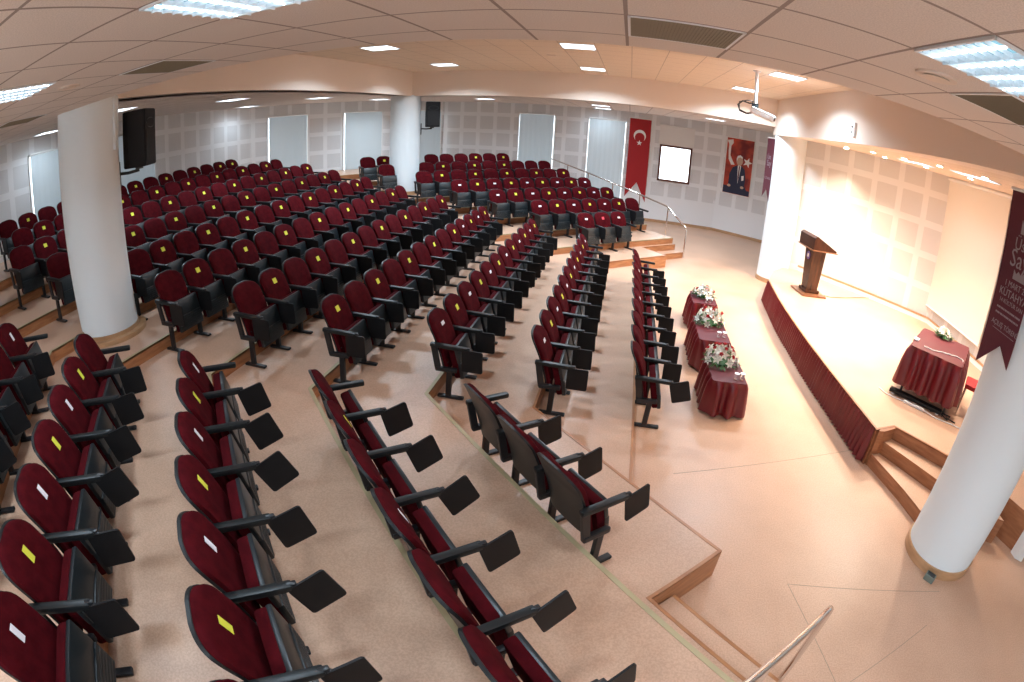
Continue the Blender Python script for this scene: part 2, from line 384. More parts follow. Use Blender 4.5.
for k in range(4, 12):
    fronts[k] = tier_front(k)
    bm = NB(); prism(bm, fronts[k] + tier_back(k), L(k - 1), L(k), 0, 1)
    struct('floor_tier', bm, [M['floor'], M['riser']], 'curving seating step of speckled vinyl with wooden riser')
for nm, pts in (('near', [at_ad(3.27, SIDE_A), at_ad(3.27, 2.0), at_ad(3.68, 2.0), at_ad(3.68, SIDE_A)]), ('far', [at_ad(14.64, 12.94), at_ad(SIDE_C, 12.94), at_ad(SIDE_C, 13.36), at_ad(14.64, 13.36)])):
    bm = NB(); prism(bm, pts, 0, H, 0, 1); struct('floor_step', bm, [M['floor'], M['riser']], 'low %s step up to the seats' % nm)

def nosing(pts, z, m, wdt, label, lift=0.004):
    """thin edging strip laid on the tier along its front edge (tier lies to the left of the path)"""
    bm = NB()
    P = [Vector((x, y, 0)) for x, y in pts]; inner = []
    for i, p in enumerate(P):
        ds = []
        if i > 0: ds.append((p - P[i - 1]).normalized())
        if i < len(P) - 1: ds.append((P[i + 1] - p).normalized())
        ns = [Vector((-d.y, d.x, 0)) for d in ds]
        nn = sum(ns, Vector()) / len(ns); nn = nn.normalized() / max(0.3, nn.normalized().dot(ns[0]))
        inner.append(p + nn * wdt); 
    P2 = [p for p in P]
    for i in range(len(P) - 1):
        q = [P2[i], P2[i + 1], inner[i + 1], inner[i]]
        lo = [bm.verts.new((v.x, v.y, z - 0.02)) for v in q]; hi = [bm.verts.new((v.x, v.y, z + lift)) for v in q]
        bm.faces.new(hi); bm.faces.new(list(reversed(lo)))
        for j in range(4): bm.faces.new((lo[j], lo[(j + 1) % 4], hi[(j + 1) % 4], hi[j]))
    return struct('trim_1', bm, m, label)
for k in range(2, 12):
    nosing(fronts[k], L(k), M['riser'] if k <= 3 else M['olive'], 0.03 if k <= 3 else 0.042, 'edging strip along a seating step')
nosing([at_ad(3.68, SIDE_A), at_ad(3.68, 2.0)], H, M['riser'], 0.03, 'edging strip of the near step')
nosing([at_ad(14.64, 12.94), at_ad(SIDE_C, 12.94)], H, M['riser'], 0.03, 'edging strip of the far step')

for a, b_ in (((1.95, 3.18), (3.75, 3.02)), ((1.95, 3.18), (2.25, 2.0)), ((2.25, 2.0), (3.4, 2.6)), ((0.9, 4.7), (3.5, 5.6))):
    a = Vector((*a, 0)); b_ = Vector((*b_, 0)); n_ = (b_ - a).normalized(); n_ = Vector((-n_.y, n_.x, 0)) * .002
    bm = NB(); prism(bm, [(a + n_)[:2], (a - n_)[:2], (b_ - n_)[:2], (b_ + n_)[:2]], 0.0, 0.0012); struct('floor_seam', bm, M['grille'], 'thin joint in the vinyl floor')
# ---------------------------------------------------------------- columns
def column(c, z0, z1, label, r=0.445):
    bm = NB(); cyl(bm, c, r, z0, z1, 64); o = struct('column', bm, M['column'], label, True)
    bm = NB(); cyl(bm, c, r + 0.018, z0, z0 + 0.11, 64); b_ = mesh_obj('plinth', bm, M['base'], o, smooth=True)
    return o
column((-6.34, 4.04), L(7), NEARZ + 0.1, 'white round column among the upper left seats')
column((-6.42, 14.82), L(8), RINGZ + 0.02, 'white round column beyond the middle seats')
column((3.99, 3.61), 0, NEARZ + 0.02, 'nearest white round column with plum banner, at the right')
column((4.20, 13.72), 0, HIGHZ, 'white round column at the far end of the stage')
bm = NB(); cyl(bm, (-6.34, 4.04), 0.56, L(7), L(7) + 0.06, 64); struct('trim_2', bm, M['base'], 'round plinth under the left column', True)

# ---------------------------------------------------------------- stage
def edge_x(y):   # gently bowed front edge
    t = (y - 8.45) / 3.18
    return 3.31 + 0.19 * t * t
fy = [11.64 - i * (11.64 - 5.27) / 40 for i in range(41)]
front = [(edge_x(y), y) for y in fy]
stage_poly = front + [(3.86, 5.40), (4.95, 4.30), (5.35, 3.5), (7.4, 5.9), (7.4, 10.45), (4.75, 13.2), (4.30, 13.2), (3.85, 12.6)]
bm = NB(); prism(bm, stage_poly, 0, 0.5, 0, 1); struct('floor_stage', bm, [M['floor'], M['stagewood']], 'raised wooden stage')
nosing(list(front) + [(3.86, 5.40), (4.95, 4.30)], 0.5, M['stagewood'], 0.03, 'edging strip along the stage')
bm = NB(); prism(bm, [(3.68, 5.33), (3.86, 5.39), (4.94, 4.29), (5.0, 3.7), (4.55, 3.95), (4.22, 4.52)], 0, 0.333, 0, 1); struct('floor_step', bm, [M['floor'], M['stagewood']], 'upper stage step')
bm = NB(); prism(bm, [(3.55, 5.28), (3.67, 5.32), (4.22, 4.5), (4.35, 4.05), (3.86, 4.08), (3.77, 4.5)], 0, 0.167, 0, 1); struct('floor_step', bm, [M['floor'], M['stagewood']], 'lower stage step')
bm = NB(); prism(bm, [(3.535, 5.25), (3.60, 5.32), (3.87, 5.42), (3.86, 5.36), (3.62, 5.25)], 0, 0.5, 0, 0); struct('trim_3', bm, M['stagewood'], 'wooden cheek beside the stage steps')
for a, b_ in (((4.72, 13.22), (7.40, 10.44)), ((7.40, 10.44), (7.40, 5.9))):
    wall('baseboard_stage', a, b_, 0.5, 0.60, M['white'], 'white skirting of the stage wall', True, 0.02)
    wall('baseboard_stage', a, b_, 0.60, 0.64, M['base'], 'wooden rail above the skirting', True, 0.03)
for i in range(1, 5):
    a, b_ = WALL[i - 0], WALL[i + 1] if i + 1 < len(WALL) else WALL[i]
    dz = 0.0
    wall('baseboard_back', a, b_, dz, dz + 0.10, M['base'], 'wooden baseboard of the far wall', True, 0.02)
# cloth skirt pleated along the stage front
bm = NB(); N = 620; top, bot = [], []
path = [Vector((edge_x(y), y, 0)) for y in [11.64 - i * (11.64 - 5.285) / N for i in range(N + 1)]]
for i, p in enumerate(path):
    ph = i * 2 * math.pi / 9.4
    o1 = 0.014 + 0.010 * math.sin(ph); o2 = 0.050 + 0.044 * math.sin(ph + 0.35 * math.sin(i * .13)) + 0.006 * math.sin(i * 0.7)
    top.append(bm.verts.new((p.x - o1, p.y, 0.497))); bot.append((bm.verts.new((p.x - (o1 + o2) / 2 - .002, p.y, 0.30)), bm.verts.new((p.x - o2, p.y, 0.02))))
for i in range(N):
    bm.faces.new((top[i], top[i + 1], bot[i + 1][0], bot[i][0])); bm.faces.new((bot[i][0], bot[i + 1][0], bot[i + 1][1], bot[i][1]))
o = mesh_obj('stage_skirt', bm, M['satin'], smooth=True); tag(o, 'long pleated burgundy cloth skirt hung along the curved stage front', 'stage skirt')

# ---------------------------------------------------------------- windows and blinds on the walls
def frame_at(fi, s, off=0.0):
    a = Vector((*WALL[fi], 0)); b_ = Vector((*WALL[fi + 1], 0)); d = (b_ - a).normalized(); nrm = Vector((d.y, -d.x, 0))
    return a + d * s + nrm * off, d, math.atan2(d.y, d.x)
SILL = 1.55
wn = 0
def window_blind(fi, s0, s1, zb, zt, label, gap=0.012):
    global wn
    wn += 1
    c, d, ang = frame_at(fi, (s0 + s1) / 2, 0.0); wd = s1 - s0
    # pane + frame of the window
    bm = NB(); box(bm, (0, -0.012, (zb + zt) / 2), (wd + 2 * gap, 0.012, zt - zb - 0.1))
    o = mesh_obj('window_%d' % wn, bm, M['daylight']); o.location = c; o.rotation_euler = (0, 0, ang); o['kind'] = 'structure'; o['label'] = 'daylit window behind a roller blind'
    bm = NB()
    for sx_ in (-1, 1): box(bm, (sx_ * (wd / 2 + gap + 0.02), -0.02, (zb + zt) / 2), (0.04, 0.04, zt - zb))
    box(bm, (0, -0.02, zt - 0.02), (wd + .1, 0.04, 0.05)); 
    f = mesh_obj('window_frame', bm, M['white'], o)
    t = thing('roller_blind', label, 'blind', c, ang, 'roller blinds over the tall windows')
    bm = NB(); K = 24
    va = []
    for i in range(K + 1):
        x = -wd / 2 + wd * i / K; yy = -0.065 - 0.003 * math.sin(i * 1.9)
        va.append((bm.verts.new((x, yy, zb + .06)), bm.verts.new((x, yy, zt - 0.03))))
    for i in range(K): bm.faces.new((va[i][0], va[i + 1][0], va[i + 1][1], va[i][1]))
    mesh_obj('blind_fabric', bm, M['blind'], t)
    bm = NB(); tube(bm, [(-wd / 2 - .02, -0.065, zt), (wd / 2 + .02, -0.065, zt)], 0.028, 10); mesh_obj('roller', bm, M['white'], t, smooth=True)
    bm = NB(); box(bm, (0, -0.065, zb + .05), (wd, 0.016, 0.03), bev=.004); mesh_obj('bottom_bar', bm, M['white'], t)
window_blind(0, 3.28 - 2.0 + 0.0, 4.60 - 2.0, 1.7, 3.67, 'pale grey roller blind on left wall, left of the speaker column')
window_blind(0, 5.75 - 2.0, 7.11 - 2.0, 1.7, 3.65, 'grey roller blind on the left wall just past the speaker column')
window_blind(0, 8.50 - 2.0, 9.85 - 2.0, 1.7, 3.65, 'grey roller blind on the left wall, second past the speaker column')
window_blind(1, 0.65, 2.02, 1.7, 3.65, 'shadowed grey roller blind, first on the slanted left corner wall')
window_blind(1, 3.44, 4.88, 1.36, 3.65, 'bright roller blind behind the two lone seats left of the far column')
window_blind(1, 6.02, 7.38, 1.36, 3.67, 'roller blind behind the far column and its loudspeaker')
window_blind(2, 3.02, 4.30, 1.1, 3.66, 'pale roller blind above the top of the far handrail')
window_blind(2, 5.60, 6.93, 0.55, 3.66, 'pale roller blind directly left of the long red flag')

# ---------------------------------------------------------------- open window with brown frame, poster, flag
c, d, ang = frame_at(2, 8.84, 0.0)
wn += 1
bm = NB(); box(bm, (0, -0.03, 2.275), (1.08, 0.02, 1.22)); o = mesh_obj('window_%d' % wn, bm, M['daylight'], loc=c); o.rotation_euler = (0, 0, ang); o['kind'] = 'structure'; o['label'] = 'bright bare window in a brown wooden frame'
bm = NB()
for x in (-.57, .57): box(bm, (x, -0.04, 2.275), (0.075, 0.06, 1.37), bev=.006)
for z in (1.63, 2.92): box(bm, (0, -0.04, z), (1.2, 0.06, 0.075), bev=.006)
mesh_obj('window_frame', bm, M['darkwood'], o)
t = thing('roller_blind', 'white roller blind raised above the bare brown-framed window', 'blind', c, ang, 'roller blinds over the tall windows')
bm = NB(); box(bm, (0, -0.05, 3.32), (1.30, 0.012, 0.72)); mesh_obj('blind_fabric', bm, M['white'], t)
bm = NB(); tube(bm, [(-.67, -0.065, 3.69), (.67, -0.065, 3.69)], 0.03, 10); mesh_obj('roller', bm, M['white'], t, smooth=True)

def shape(bm, pts, y0, y1):
    a = [bm.verts.new((x, y0, z)) for x, z in pts]; b_ = [bm.verts.new((x, y1, z)) for x, z in pts]
    bm.faces.new(a); bm.faces.new(list(reversed(b_))); k = len(pts)
    for i in range(k): bm.faces.new((a[i], b_[i], b_[(i + 1) % k], a[(i + 1) % k]))
def star(cx, cz, r, rot=0, k=5, inner=0.4):
    return [(cx + (r if i % 2 == 0 else r * inner) * math.sin(rot + math.pi * i / k), cz + (r if i % 2 == 0 else r * inner) * math.cos(rot + math.pi * i / k)) for i in range(2 * k)]
def crescent(cx, cz, R, r, off, rot=0):
    """open side towards direction rot (0 = down)"""
    pts = []
    d = off; x = (R * R - r * r + d * d) / (2 * d); a1 = math.acos(max(-1, min(1, x / R))); a2 = math.acos(max(-1, min(1, (x - d) / r)))
    n_ = 22
    for i in range(n_ + 1):
        a = a1 + (2 * math.pi - 2 * a1) * i / n_; pts.append((R * math.cos(a), R * math.sin(a)))
    for i in range(1, n_):
        a = (2 * math.pi - a2) - (2 * math.pi - 2 * a2) * i / n_; pts.append((d + r * math.cos(a), r * math.sin(a)))
    return [(cx + px * math.sin(rot) + py * math.cos(rot), cz - px * math.cos(rot) + py * math.sin(rot)) for px, py in pts]

c, d, ang = frame_at(2, 7.47, 0.0)
fl = thing('flag_banner', 'tall red hanging flag with white crescent and star, forked bottom', 'flag', c, ang)
bm = NB(); box_pts = [(-.39, 3.82), (.39, 3.80), (.39, 0.70), (0.02, 1.42), (-.39, 0.84)]
shape(bm, box_pts, -0.06, -0.066); mesh_obj('flag_cloth', bm, M['flag'], fl)
bm = NB(); shape(bm, crescent(0.0, 3.17, 0.225, 0.18, 0.065), -0.067, -0.071); mesh_obj('crescent', bm, M['flagwhite'], fl)
bm = NB(); shape(bm, star(0.0, 2.90, 0.11), -0.067, -0.071); mesh_obj('star', bm, M['flagwhite'], fl)
bm = NB(); tube(bm, [(-.42, -.06, 3.82), (.42, -.06, 3.81)], 0.015, 8); mesh_obj('hanging_rod', bm, M['white'], fl, smooth=True)
c, d, ang = frame_at(1, 5.50, 0.0)
fl = thing('flag_banner', 'red hanging flag mostly hidden behind the far column', 'flag', c, ang)
bm = NB(); shape(bm, [(-.22, 3.70), (.35, 3.70), (.35, 1.7), (0.06, 2.0), (-.22, 1.7)], -0.06, -0.066); mesh_obj('flag_cloth', bm, M['flag'], fl)
bm = NB(); tube(bm, [(-.24, -.06, 3.71), (.37, -.06, 3.71)], 0.015, 8); mesh_obj('hanging_rod', bm, M['white'], fl, smooth=True)

# portrait poster
c, d, ang = frame_at(3, 0.80, 0.0)
po = thing('portrait_poster', 'framed portrait poster of a man in dark suit before a red flag', 'poster', c, ang)
bm = NB(); box(bm, (0, -0.03, 2.57), (1.13, 0.03, 2.14), bev=.004); mesh_obj('poster_frame', bm, M['white'], po)
bm = NB(); box(bm, (0, -0.047, 2.57), (1.05, 0.008, 2.06)); mesh_obj('poster_print', bm, M['postred'], po)
bm = NB(); shape(bm, [(-.52, 3.5), (-.30, 3.55), (-.28, 3.42), (-.36, 3.3), (-.36, 2.95), (-.25, 2.75), (-.16, 2.62), (-.30, 2.6), (-.42, 2.8), (-.45, 3.1), (-.45, 3.35)], -0.052, -0.054); mesh_obj('pale_streak', bm, M['flagwhite'], po)
bm = NB(); shape(bm, star(0.33, 2.78, 0.19, 0.3, 5, 0.42), -0.052, -0.054); mesh_obj('star', bm, M['flagwhite'], po)
bm = NB(); shape(bm, [(-.34, 1.72), (-.33, 2.25), (-.22, 2.52), (-.06, 2.62), (.12, 2.62), (.25, 2.5), (.32, 2.2), (.30, 1.9), (.40, 1.75), (.3, 1.62), (-.2, 1.62)], -0.055, -0.057); mesh_obj('suit', bm, M['navy'], po)
bm = NB(); shape(bm, [(-.03, 2.62), (.10, 2.62), (.08, 2.35), (.03, 1.95), (-.01, 2.3)], -0.058, -0.060); mesh_obj('shirt', bm, M['flagwhite'], po)
bm = NB(); shape(bm, [(.02, 2.60), (.06, 2.60), (.055, 2.2), (.035, 2.0), (.01, 2.2)], -0.061, -0.062); mesh_obj('tie', bm, M['purple'], po)
bm = NB(); shape(bm, [(.03 + .125 * math.cos(a), 2.79 + .175 * math.sin(a)) for a in [i * math.pi / 10 for i in range(20)]], -0.058, -0.060); mesh_obj('head', bm, M['skin'], po)
bm = NB(); shape(bm, [(-.10, 2.86), (-.07, 2.97), (.04, 3.01), (.13, 2.95), (.13, 2.88), (.04, 2.93), (-.05, 2.88), (-.09, 2.74)], -0.061, -0.062); mesh_obj('hair', bm, M['flagwhite'], po)
bm = NB(); shape(bm, [(.15, 2.25), (.24, 2.28), (.25, 2.1), (.17, 2.08)], -0.058, -0.060); mesh_obj('pocket_square', bm, M['flagwhite'], po)
for hx in (-.30, .22):
    bm = NB(); shape(bm, [(hx + .07 * math.cos(a), 1.83 + .05 * math.sin(a)) for a in [i * math.pi / 6 for i in range(12)]], -0.058, -0.060); mesh_obj('hand', bm, M['skin'], po)
bm = NB(); shape(bm, [(-.52, 1.82), (.52, 1.74), (.52, 1.55), (-.52, 1.55)], -0.0535, -0.0545); mesh_obj('printed_desk', bm, M['navy'], po)

# small wall fittings
def fitting(fi, s, z, name, label, cat, size=(0.08, 0.02, 0.12)):
    c, d, ang = frame_at(fi, s, 0.012)
    bm = NB(); box(bm, (0, 0, z), size, bev=.004); o = mesh_obj(name, bm, M['equip'], loc=c); o.rotation_euler = (0, 0, ang)
    return tag(o, label, cat)
fitting(1, 4.98, 2.29, 'wall_switch', 'small white wall switch left of the far column', 'switch')
fitting(2, 10.48, 1.08, 'wall_socket', 'small white wall socket below the portrait poster', 'socket')

# ---------------------------------------------------------------- ceiling lamps
def luminaire(cell, z, label, detail, watts, group):
    x0, y0, x1, y1 = cell; cx, cy_ = (x0 + x1) / 2, (y0 + y1) / 2; sx_, sy_ = x1 - x0 - 0.02, y1 - y0 - 0.02
    t = thing('ceiling_light', label, 'ceiling light', (cx, cy_, z), 0, group)
    bm = NB()
    for s in (-1, 1):
        box(bm, (s * sx_ / 2, 0, -0.005), (0.012, sy_ + .012, 0.016)); box(bm, (0, s * sy_ / 2, -0.005), (sx_, 0.012, 0.016))
    mesh_obj('lamp_housing', bm, M['lampwhite'], t)
    bm = NB(); box(bm, (0, 0, -0.002), (sx_ - .01, sy_ - .01, 0.003)); mesh_obj('diffuser', bm, M['glow'] if detail else M['glowfar'], t)
    if detail:
        for i in range(4):
            x = -sx_ / 2 + sx_ * (i + .5) / 4
            bm = NB(); tube(bm, [(x, -sy_ * .46, -0.010), (x, sy_ * .46, -0.010)], .006, 8); mesh_obj('tube', bm, M['tube'], t, smooth=True)
        bm = NB(); nl = 9
        def blade(p0, p1, wd, dp):
            p0, p1 = Vector(p0), Vector(p1); d = (p1 - p0).normalized(); n_ = Vector((-d.y, d.x, 0)) * wd
            a = [p0 - n_, p0 + n_, p1 + n_, p1 - n_]; lo = [bm.verts.new(v + Vector((0, 0, -.0035))) for v in a]
            e0 = bm.verts.new(p0 + Vector((0, 0, -.0035 - dp))); e1 = bm.verts.new(p1 + Vector((0, 0, -.0035 - dp)))
            bm.faces.new((lo[0], lo[3], e1, e0)); bm.faces.new((lo[1], e0, e1, lo[2])); bm.faces.new((lo[0], e0, lo[1])); bm.faces.new((lo[3], lo[2], e1))
        for i in range(1, 4): x = -sx_ / 2 + sx_ * i / 4; blade((x, -sy_ / 2, 0), (x, sy_ / 2, 0), .006, .020)
        for i in range(1, nl): y = -sy_ / 2 + sy_ * i / nl; blade((-sx_ / 2, y, 0), (sx_ / 2, y, 0), .004, .018)
        mesh_obj('louver', bm, M['louver'], t)
    la = area('lamp_glow', (0, 0, -0.06), 0.5, watts * 1.65, (0.70, 0.86, 1.0)); la.parent = t; la.data.spread = math.radians(150)
    return t
def gx(i): return GX + GP * (i + 0)
def cell(i, h): return (gx(i), GY + .6 * h, gx(i + 1), GY + .6 * (h + 1))
G1, G2, G3 = 'louvred lights in the near low ceiling', 'lights in the raised ceiling', 'lights in the side ceilings'
luminaire(cell(2, -1), NEARZ, 'large louvred ceiling light at the top edge above the left column', True, 9, G1)
luminaire(cell(7, -1), NEARZ, 'large louvred ceiling light at the upper right corner', True, 9, G1)
luminaire(cell(-2, -1), NEARZ, 'louvred ceiling light at the left edge, left of the speaker column', True, 9, G1)
for i in (-7, -2, 2, 7, 12):
    luminaire(cell(i, -8), NEARZ, 'louvred ceiling light behind the camera, out of view, %s' % {-7: 'far left', -2: 'left', 2: 'centre left', 7: 'centre right', 12: 'far right'}[i], False, 26, G1)
def sq(x, y): return (x - .29, y - .29, x + .29, y + .29)
def hx(i): return GX + GP * (i + .5)
names = {(-3, 9.15): 'raised ceiling light nearest above the left beam', (-3, 12.75): 'raised ceiling light beyond, nearest the far left column', (3, 9.15): 'raised ceiling light in the middle, near row',
         (3, 12.75): 'raised ceiling light in the middle, above the far beam', (9, 9.15): 'raised ceiling light just right of the projector pole', (9, 12.75): 'raised ceiling light just behind the projector pole'}
for (i, y), lb in names.items(): luminaire(sq(hx(i), y), HIGHZ, lb, False, 34, G2)
ring = [((-8.15, 5.9), 'side ceiling light directly behind the left speaker'), ((-8.1, 9.1), 'side ceiling light over the upper left seats, second past the speaker'), ((-8.1, 12.7), 'side ceiling light third past the left speaker'),
        ((-11.1, 13.2), 'side ceiling light close to the left wall'), ((-11.1, 5.9), 'side ceiling light close to the left wall behind the speaker'), ((-8.0, 16.3), 'side ceiling light left of the far column top'),
        ((-4.55, 16.75), 'far ceiling light right of the far speaker'), ((-0.95, 16.8), 'far ceiling light left of the red flag'), ((2.5, 16.2), 'far ceiling light above the portrait poster'), ((-1.0, 19.3), 'farthest ceiling light, close to the far wall')]
for p, lb in ring: luminaire(sq(*p), RINGZ, lb, False, 3 if p[0] < -10 or p[1] > 19 else 13, G3)

for p, lb in (((5.5, 9.3), 'lit panel in the stage ceiling left of the screen top'), ((5.5, 7.2), 'lit panel in the stage ceiling above the screen, by the banner')):
    luminaire((p[0] - .15, p[1] - .6, p[0] + .15, p[1] + .6), STZ, lb, False, 6, 'lit panels above the stage')
# air grilles
def vent(cell_, z, label):
    x0, y0, x1, y1 = cell_; cx, cy_ = (x0 + x1) / 2, (y0 + y1) / 2
    t = thing('air_vent', label, 'air vent', (cx, cy_, z), 0, 'grey air grilles in the ceiling')
    bm = NB(); s = GP / 2 - .015
    for q in (-1, 1): box(bm, (q * s, 0, -.003), (.014, 2 * s + .014, .006)); box(bm, (0, q * s, -.003), (2 * s, .014, .006))
    mesh_obj('vent_frame', bm, M['lampwhite'], t)
    bm = NB(); box(bm, (0, 0, -.002), (2 * s, 2 * s, .004))
    for k in range(30): box(bm, (-s + .02 + k * (2 * s - .04) / 29, 0, -.005), (.004, 2 * s - .03, .004))
    mesh_obj('grille', bm, M['grille'], t)
vent(cell(5, 1), NEARZ, 'grey air grille at the top edge beside the middle ceiling lines')
vent(cell(8, 0), NEARZ, 'dark air grille beside the upper right ceiling light')
vent(cell(-1, 1), NEARZ, 'olive grey air grille above the left column speaker')
vent(cell(-6, 1), NEARZ, 'air grille at the left edge of the near ceiling')
def disc(x, y, z, r, name, label, cat):
    t = thing(name, label, cat, (x, y, z))
    bm = NB(); cyl(bm, (0, 0), r, -.012, 0, 32); mesh_obj('rim', bm, M['tile'] if False else M['beam'], t, smooth=True)
    bm = NB(); cyl(bm, (0, 0), r * .72, -.02, -.011, 32, r * .6); mesh_obj('cover', bm, M['beam'], t, smooth=True)
disc(1.47, 2.33, NEARZ, 0.115, 'ceiling_speaker', 'round ceiling speaker beside the upper right light', 'ceiling speaker')
disc(-3.98, 2.33, NEARZ, 0.10, 'ceiling_speaker', 'round ceiling speaker above the left column top', 'ceiling speaker')
disc(-1.6, 10.6, HIGHZ, 0.10, 'ceiling_speaker', 'round ceiling speaker in the raised ceiling', 'ceiling speaker')
disc(0.45, 7.4, HIGHZ, 0.06, 'smoke_detector', 'small smoke detector in the raised ceiling', 'smoke detector')
# halogen spots in the stage ceiling
k = 0
spots = [(5.05, 11.95), (4.75, 11.2), (4.9, 10.1), (5.6, 10.9), (5.0, 8.9), (5.9, 9.5), (5.0, 7.6), (6.0, 8.0), (5.1, 6.4)]
ordn = ['first', 'second', 'third', 'fourth', 'fifth', 'sixth', 'seventh', 'eighth', 'ninth']
for (x, y) in spots:
    t = thing('spotlight', 'recessed halogen spot in the stage ceiling, %s from the far column' % ordn[k], 'spotlight', (x, y, STZ), 0, 'halogen spots above the stage')
    bm = NB(); cyl(bm, (0, 0), 0.075, -.015, 0.0, 24); mesh_obj('trim_ring', bm, M['lampwhite'], t, smooth=True)
    bm = NB(); cyl(bm, (0, 0), 0.05, -.022, -.014, 24); mesh_obj('lamp', bm, M['spot'], t, smooth=True)
    sl = bpy.data.lights.new('halogen_beam', 'SPOT'); sl.energy = 150; sl.color = (1.0, 0.83, 0.63); sl.spot_size = math.radians(120); sl.spot_blend = 0.9; sl.shadow_soft_size = 0.06
    so = bpy.data.objects.new('halogen_beam', sl); COL.objects.link(so); so.parent = t; so.location = (0, 0, -0.06)
    so.rotation_euler = (0, math.radians(14), 0)
    k += 1

# ---------------------------------------------------------------- loudspeakers on the columns
def loudspeaker(pos, rz, mount, label):
    t = thing('loudspeaker', label, 'loudspeaker', pos, rz)     # local +x faces the hall
    bm = NB()
    prof = [(-.19, -.14), (-.08, -.20), (.19, -.20), (.19, .20), (-.08, .20), (-.19, .14)]
    prism(bm, prof, 0.0, 0.76)
    bmesh.ops.bevel(bm, geom=bm.edges[:], offset=.012, segments=2, affect='EDGES')
    mesh_obj('cabinet', bm, M['cabinet'], t)
    bm = NB(); box(bm, (.195, 0, .27), (.014, .33, .42), bev=.004); mesh_obj('grille', bm, M['blackfab'], t)
    bm = NB(); 
    a = [(.20, .15 * math.cos(q), .57 + .07 * math.sin(q)) for q in [i * math.pi / 12 for i in range(24)]]
    vo = [bm.verts.new(p) for p in a]; vi = [bm.verts.new((p[0] - .04, p[1] * .45, .57 + (p[2] - .57) * .45)) for p in a]
    for i in range(24): bm.faces.new((vo[i], vo[(i + 1) % 24], vi[(i + 1) % 24], vi[i]))
    bm.faces.new(vi); mesh_obj('horn', bm, M['shell'], t, smooth=True)
    # bracket to the column
    inv = Matrix.Rotation(-rz, 3, 'Z'); rel = inv @ (Vector(mount) - Vector(pos))
    bm = NB(); tube(bm, [(0, 0, -.03), (0, 0, .02)], .06, 12); tube(bm, [(0, 0, -.045), (rel.x * .55, rel.y * .55, -.06), (rel.x, rel.y, -.05)], .022, 10)
    mesh_obj('bracket_arm', bm, M['metalblack'], t, smooth=True)
    bm = NB(); a2 = math.atan2(rel.y, rel.x); box(bm, (rel.x, rel.y, -.06), (.03, .09, .34), rot=rz_(a2), bev=.008); mesh_obj('wall_plate', bm, M['metalblack'], t)
    return t
loudspeaker((-5.97, 4.68, 3.06), math.radians(28), (-6.15, 4.45, 3.1), 'black loudspeaker bracketed to the left column, large in view')
loudspeaker((-5.62, 14.95, 3.10), math.radians(-62), (-5.92, 14.84, 3.1), 'small black loudspeaker bracketed to the far column')
bm = NB(); box(bm, (-5.93, 4.24, 3.68), (0.05, 0.09, 0.66), rot=rz_(math.radians(25))); tag(mesh_obj('cable_duct', bm, M['column']), 'white cable duct running down the left column to the loudspeaker', 'cable duct')

# ---------------------------------------------------------------- projector
t = thing('projector', 'white projector hanging on a pole from the raised ceiling', 'projector', (2.12, 9.3, HIGHZ), math.radians(-12))
bm = NB(); cyl(bm, (0, 0), .03, -.60, 0, 16); cyl(bm, (0, 0), .07, -.02, 0, 20); mesh_obj('pole', bm, M['equip'], t, smooth=True)
bm = NB(); box(bm, (.14, 0.0, -.76), (.42, .32, .11), rot=ry(math.radians(14)), bev=.012); bd = mesh_obj('body', bm, M['equip'], t)
bm = NB(); tube(bm, [(.33, -.07, -.80), (.37, -.07, -.81)], .045, 16); mesh_obj('lens', bm, M['plastic'], bd, smooth=True)
bm = NB(); box(bm, (.0, 0, -.64), (.12, .12, .10), bev=.01); mesh_obj('mount', bm, M['shell'], t)
bm = NB(); tube(bm, [(0, 0, -.58), (-.10, .03, -.60), (-.22, .0, -.58), (-.30, -.03, -.66), (-.26, .04, -.76), (-.15, .02, -.79), (-.05, 0, -.77)], .014, 8)
tube(bm, [(0, 0.02, -.56), (-.14, -.04, -.56), (-.28, .03, -.60), (-.27, 0, -.74), (-.1, -.03, -.80)], .010, 8); mesh_obj('cable_loop', bm, M['plastic'], t, smooth=True)

# box on the stage beam
t = thing('emergency_light', 'small white emergency light with two lamps on the stage beam', 'emergency light', (3.735, 8.55, 4.05))
bm = NB(); box(bm, (0, 0, 0), (.06, .14, .24), bev=.01); mesh_obj('housing', bm, M['equip'], t)
for z in (-.05, .04):
    bm = NB(); box(bm, (-.035, .02, z), (.012, .03, .03)); mesh_obj('lamp', bm, M['plastic'], t)

# ---------------------------------------------------------------- projection screen
t = thing('projection_screen', 'large cream projection screen hung on the stage wall', 'projection screen', (7.33, 9.45, 0))
bm = NB(); box(bm, (-.02, 0, 2.35), (.008, 2.55, 2.90)); mesh_obj('screen_fabric', bm, M['screen'], t)
bm = NB(); tube(bm, [(-.02, -1.33, 3.80), (-.02, 1.33, 3.80)], .045, 14); mesh_obj('roller_case', bm, M['white'], t, smooth=True)
bm = NB(); box(bm, (-.02, 0, .89), (.025, 2.57, .035), bev=.005); mesh_obj('bottom_bar', bm, M['equip'], t)

# ---------------------------------------------------------------- banners on columns (with lettering)
def text(body, size, loc, m, parent, ang, name='lettering'):
    cu = bpy.data.curves.new(name, 'FONT'); cu.body = body; cu.size = size; cu.extrude = 0.0006; cu.align_x = 'CENTER'; cu.resolution_u = 2
    tmp = bpy.data.objects.new('lettering_curve', cu); COL.objects.link(tmp)
    me = bpy.data.meshes.new_from_object(tmp.evaluated_get(bpy.context.evaluated_depsgraph_get())); bpy.data.objects.remove(tmp)
    me.materials.clear(); me.materials.append(m)
    o = bpy.data.objects.new(name, me); COL.objects.link(o); o.parent = parent; o.location = loc
    o.rotation_euler = (math.pi / 2, 0, ang); return o
M['bannertext'] = mat('banner print', (0.30, 0.27, 0.30), 0.7)
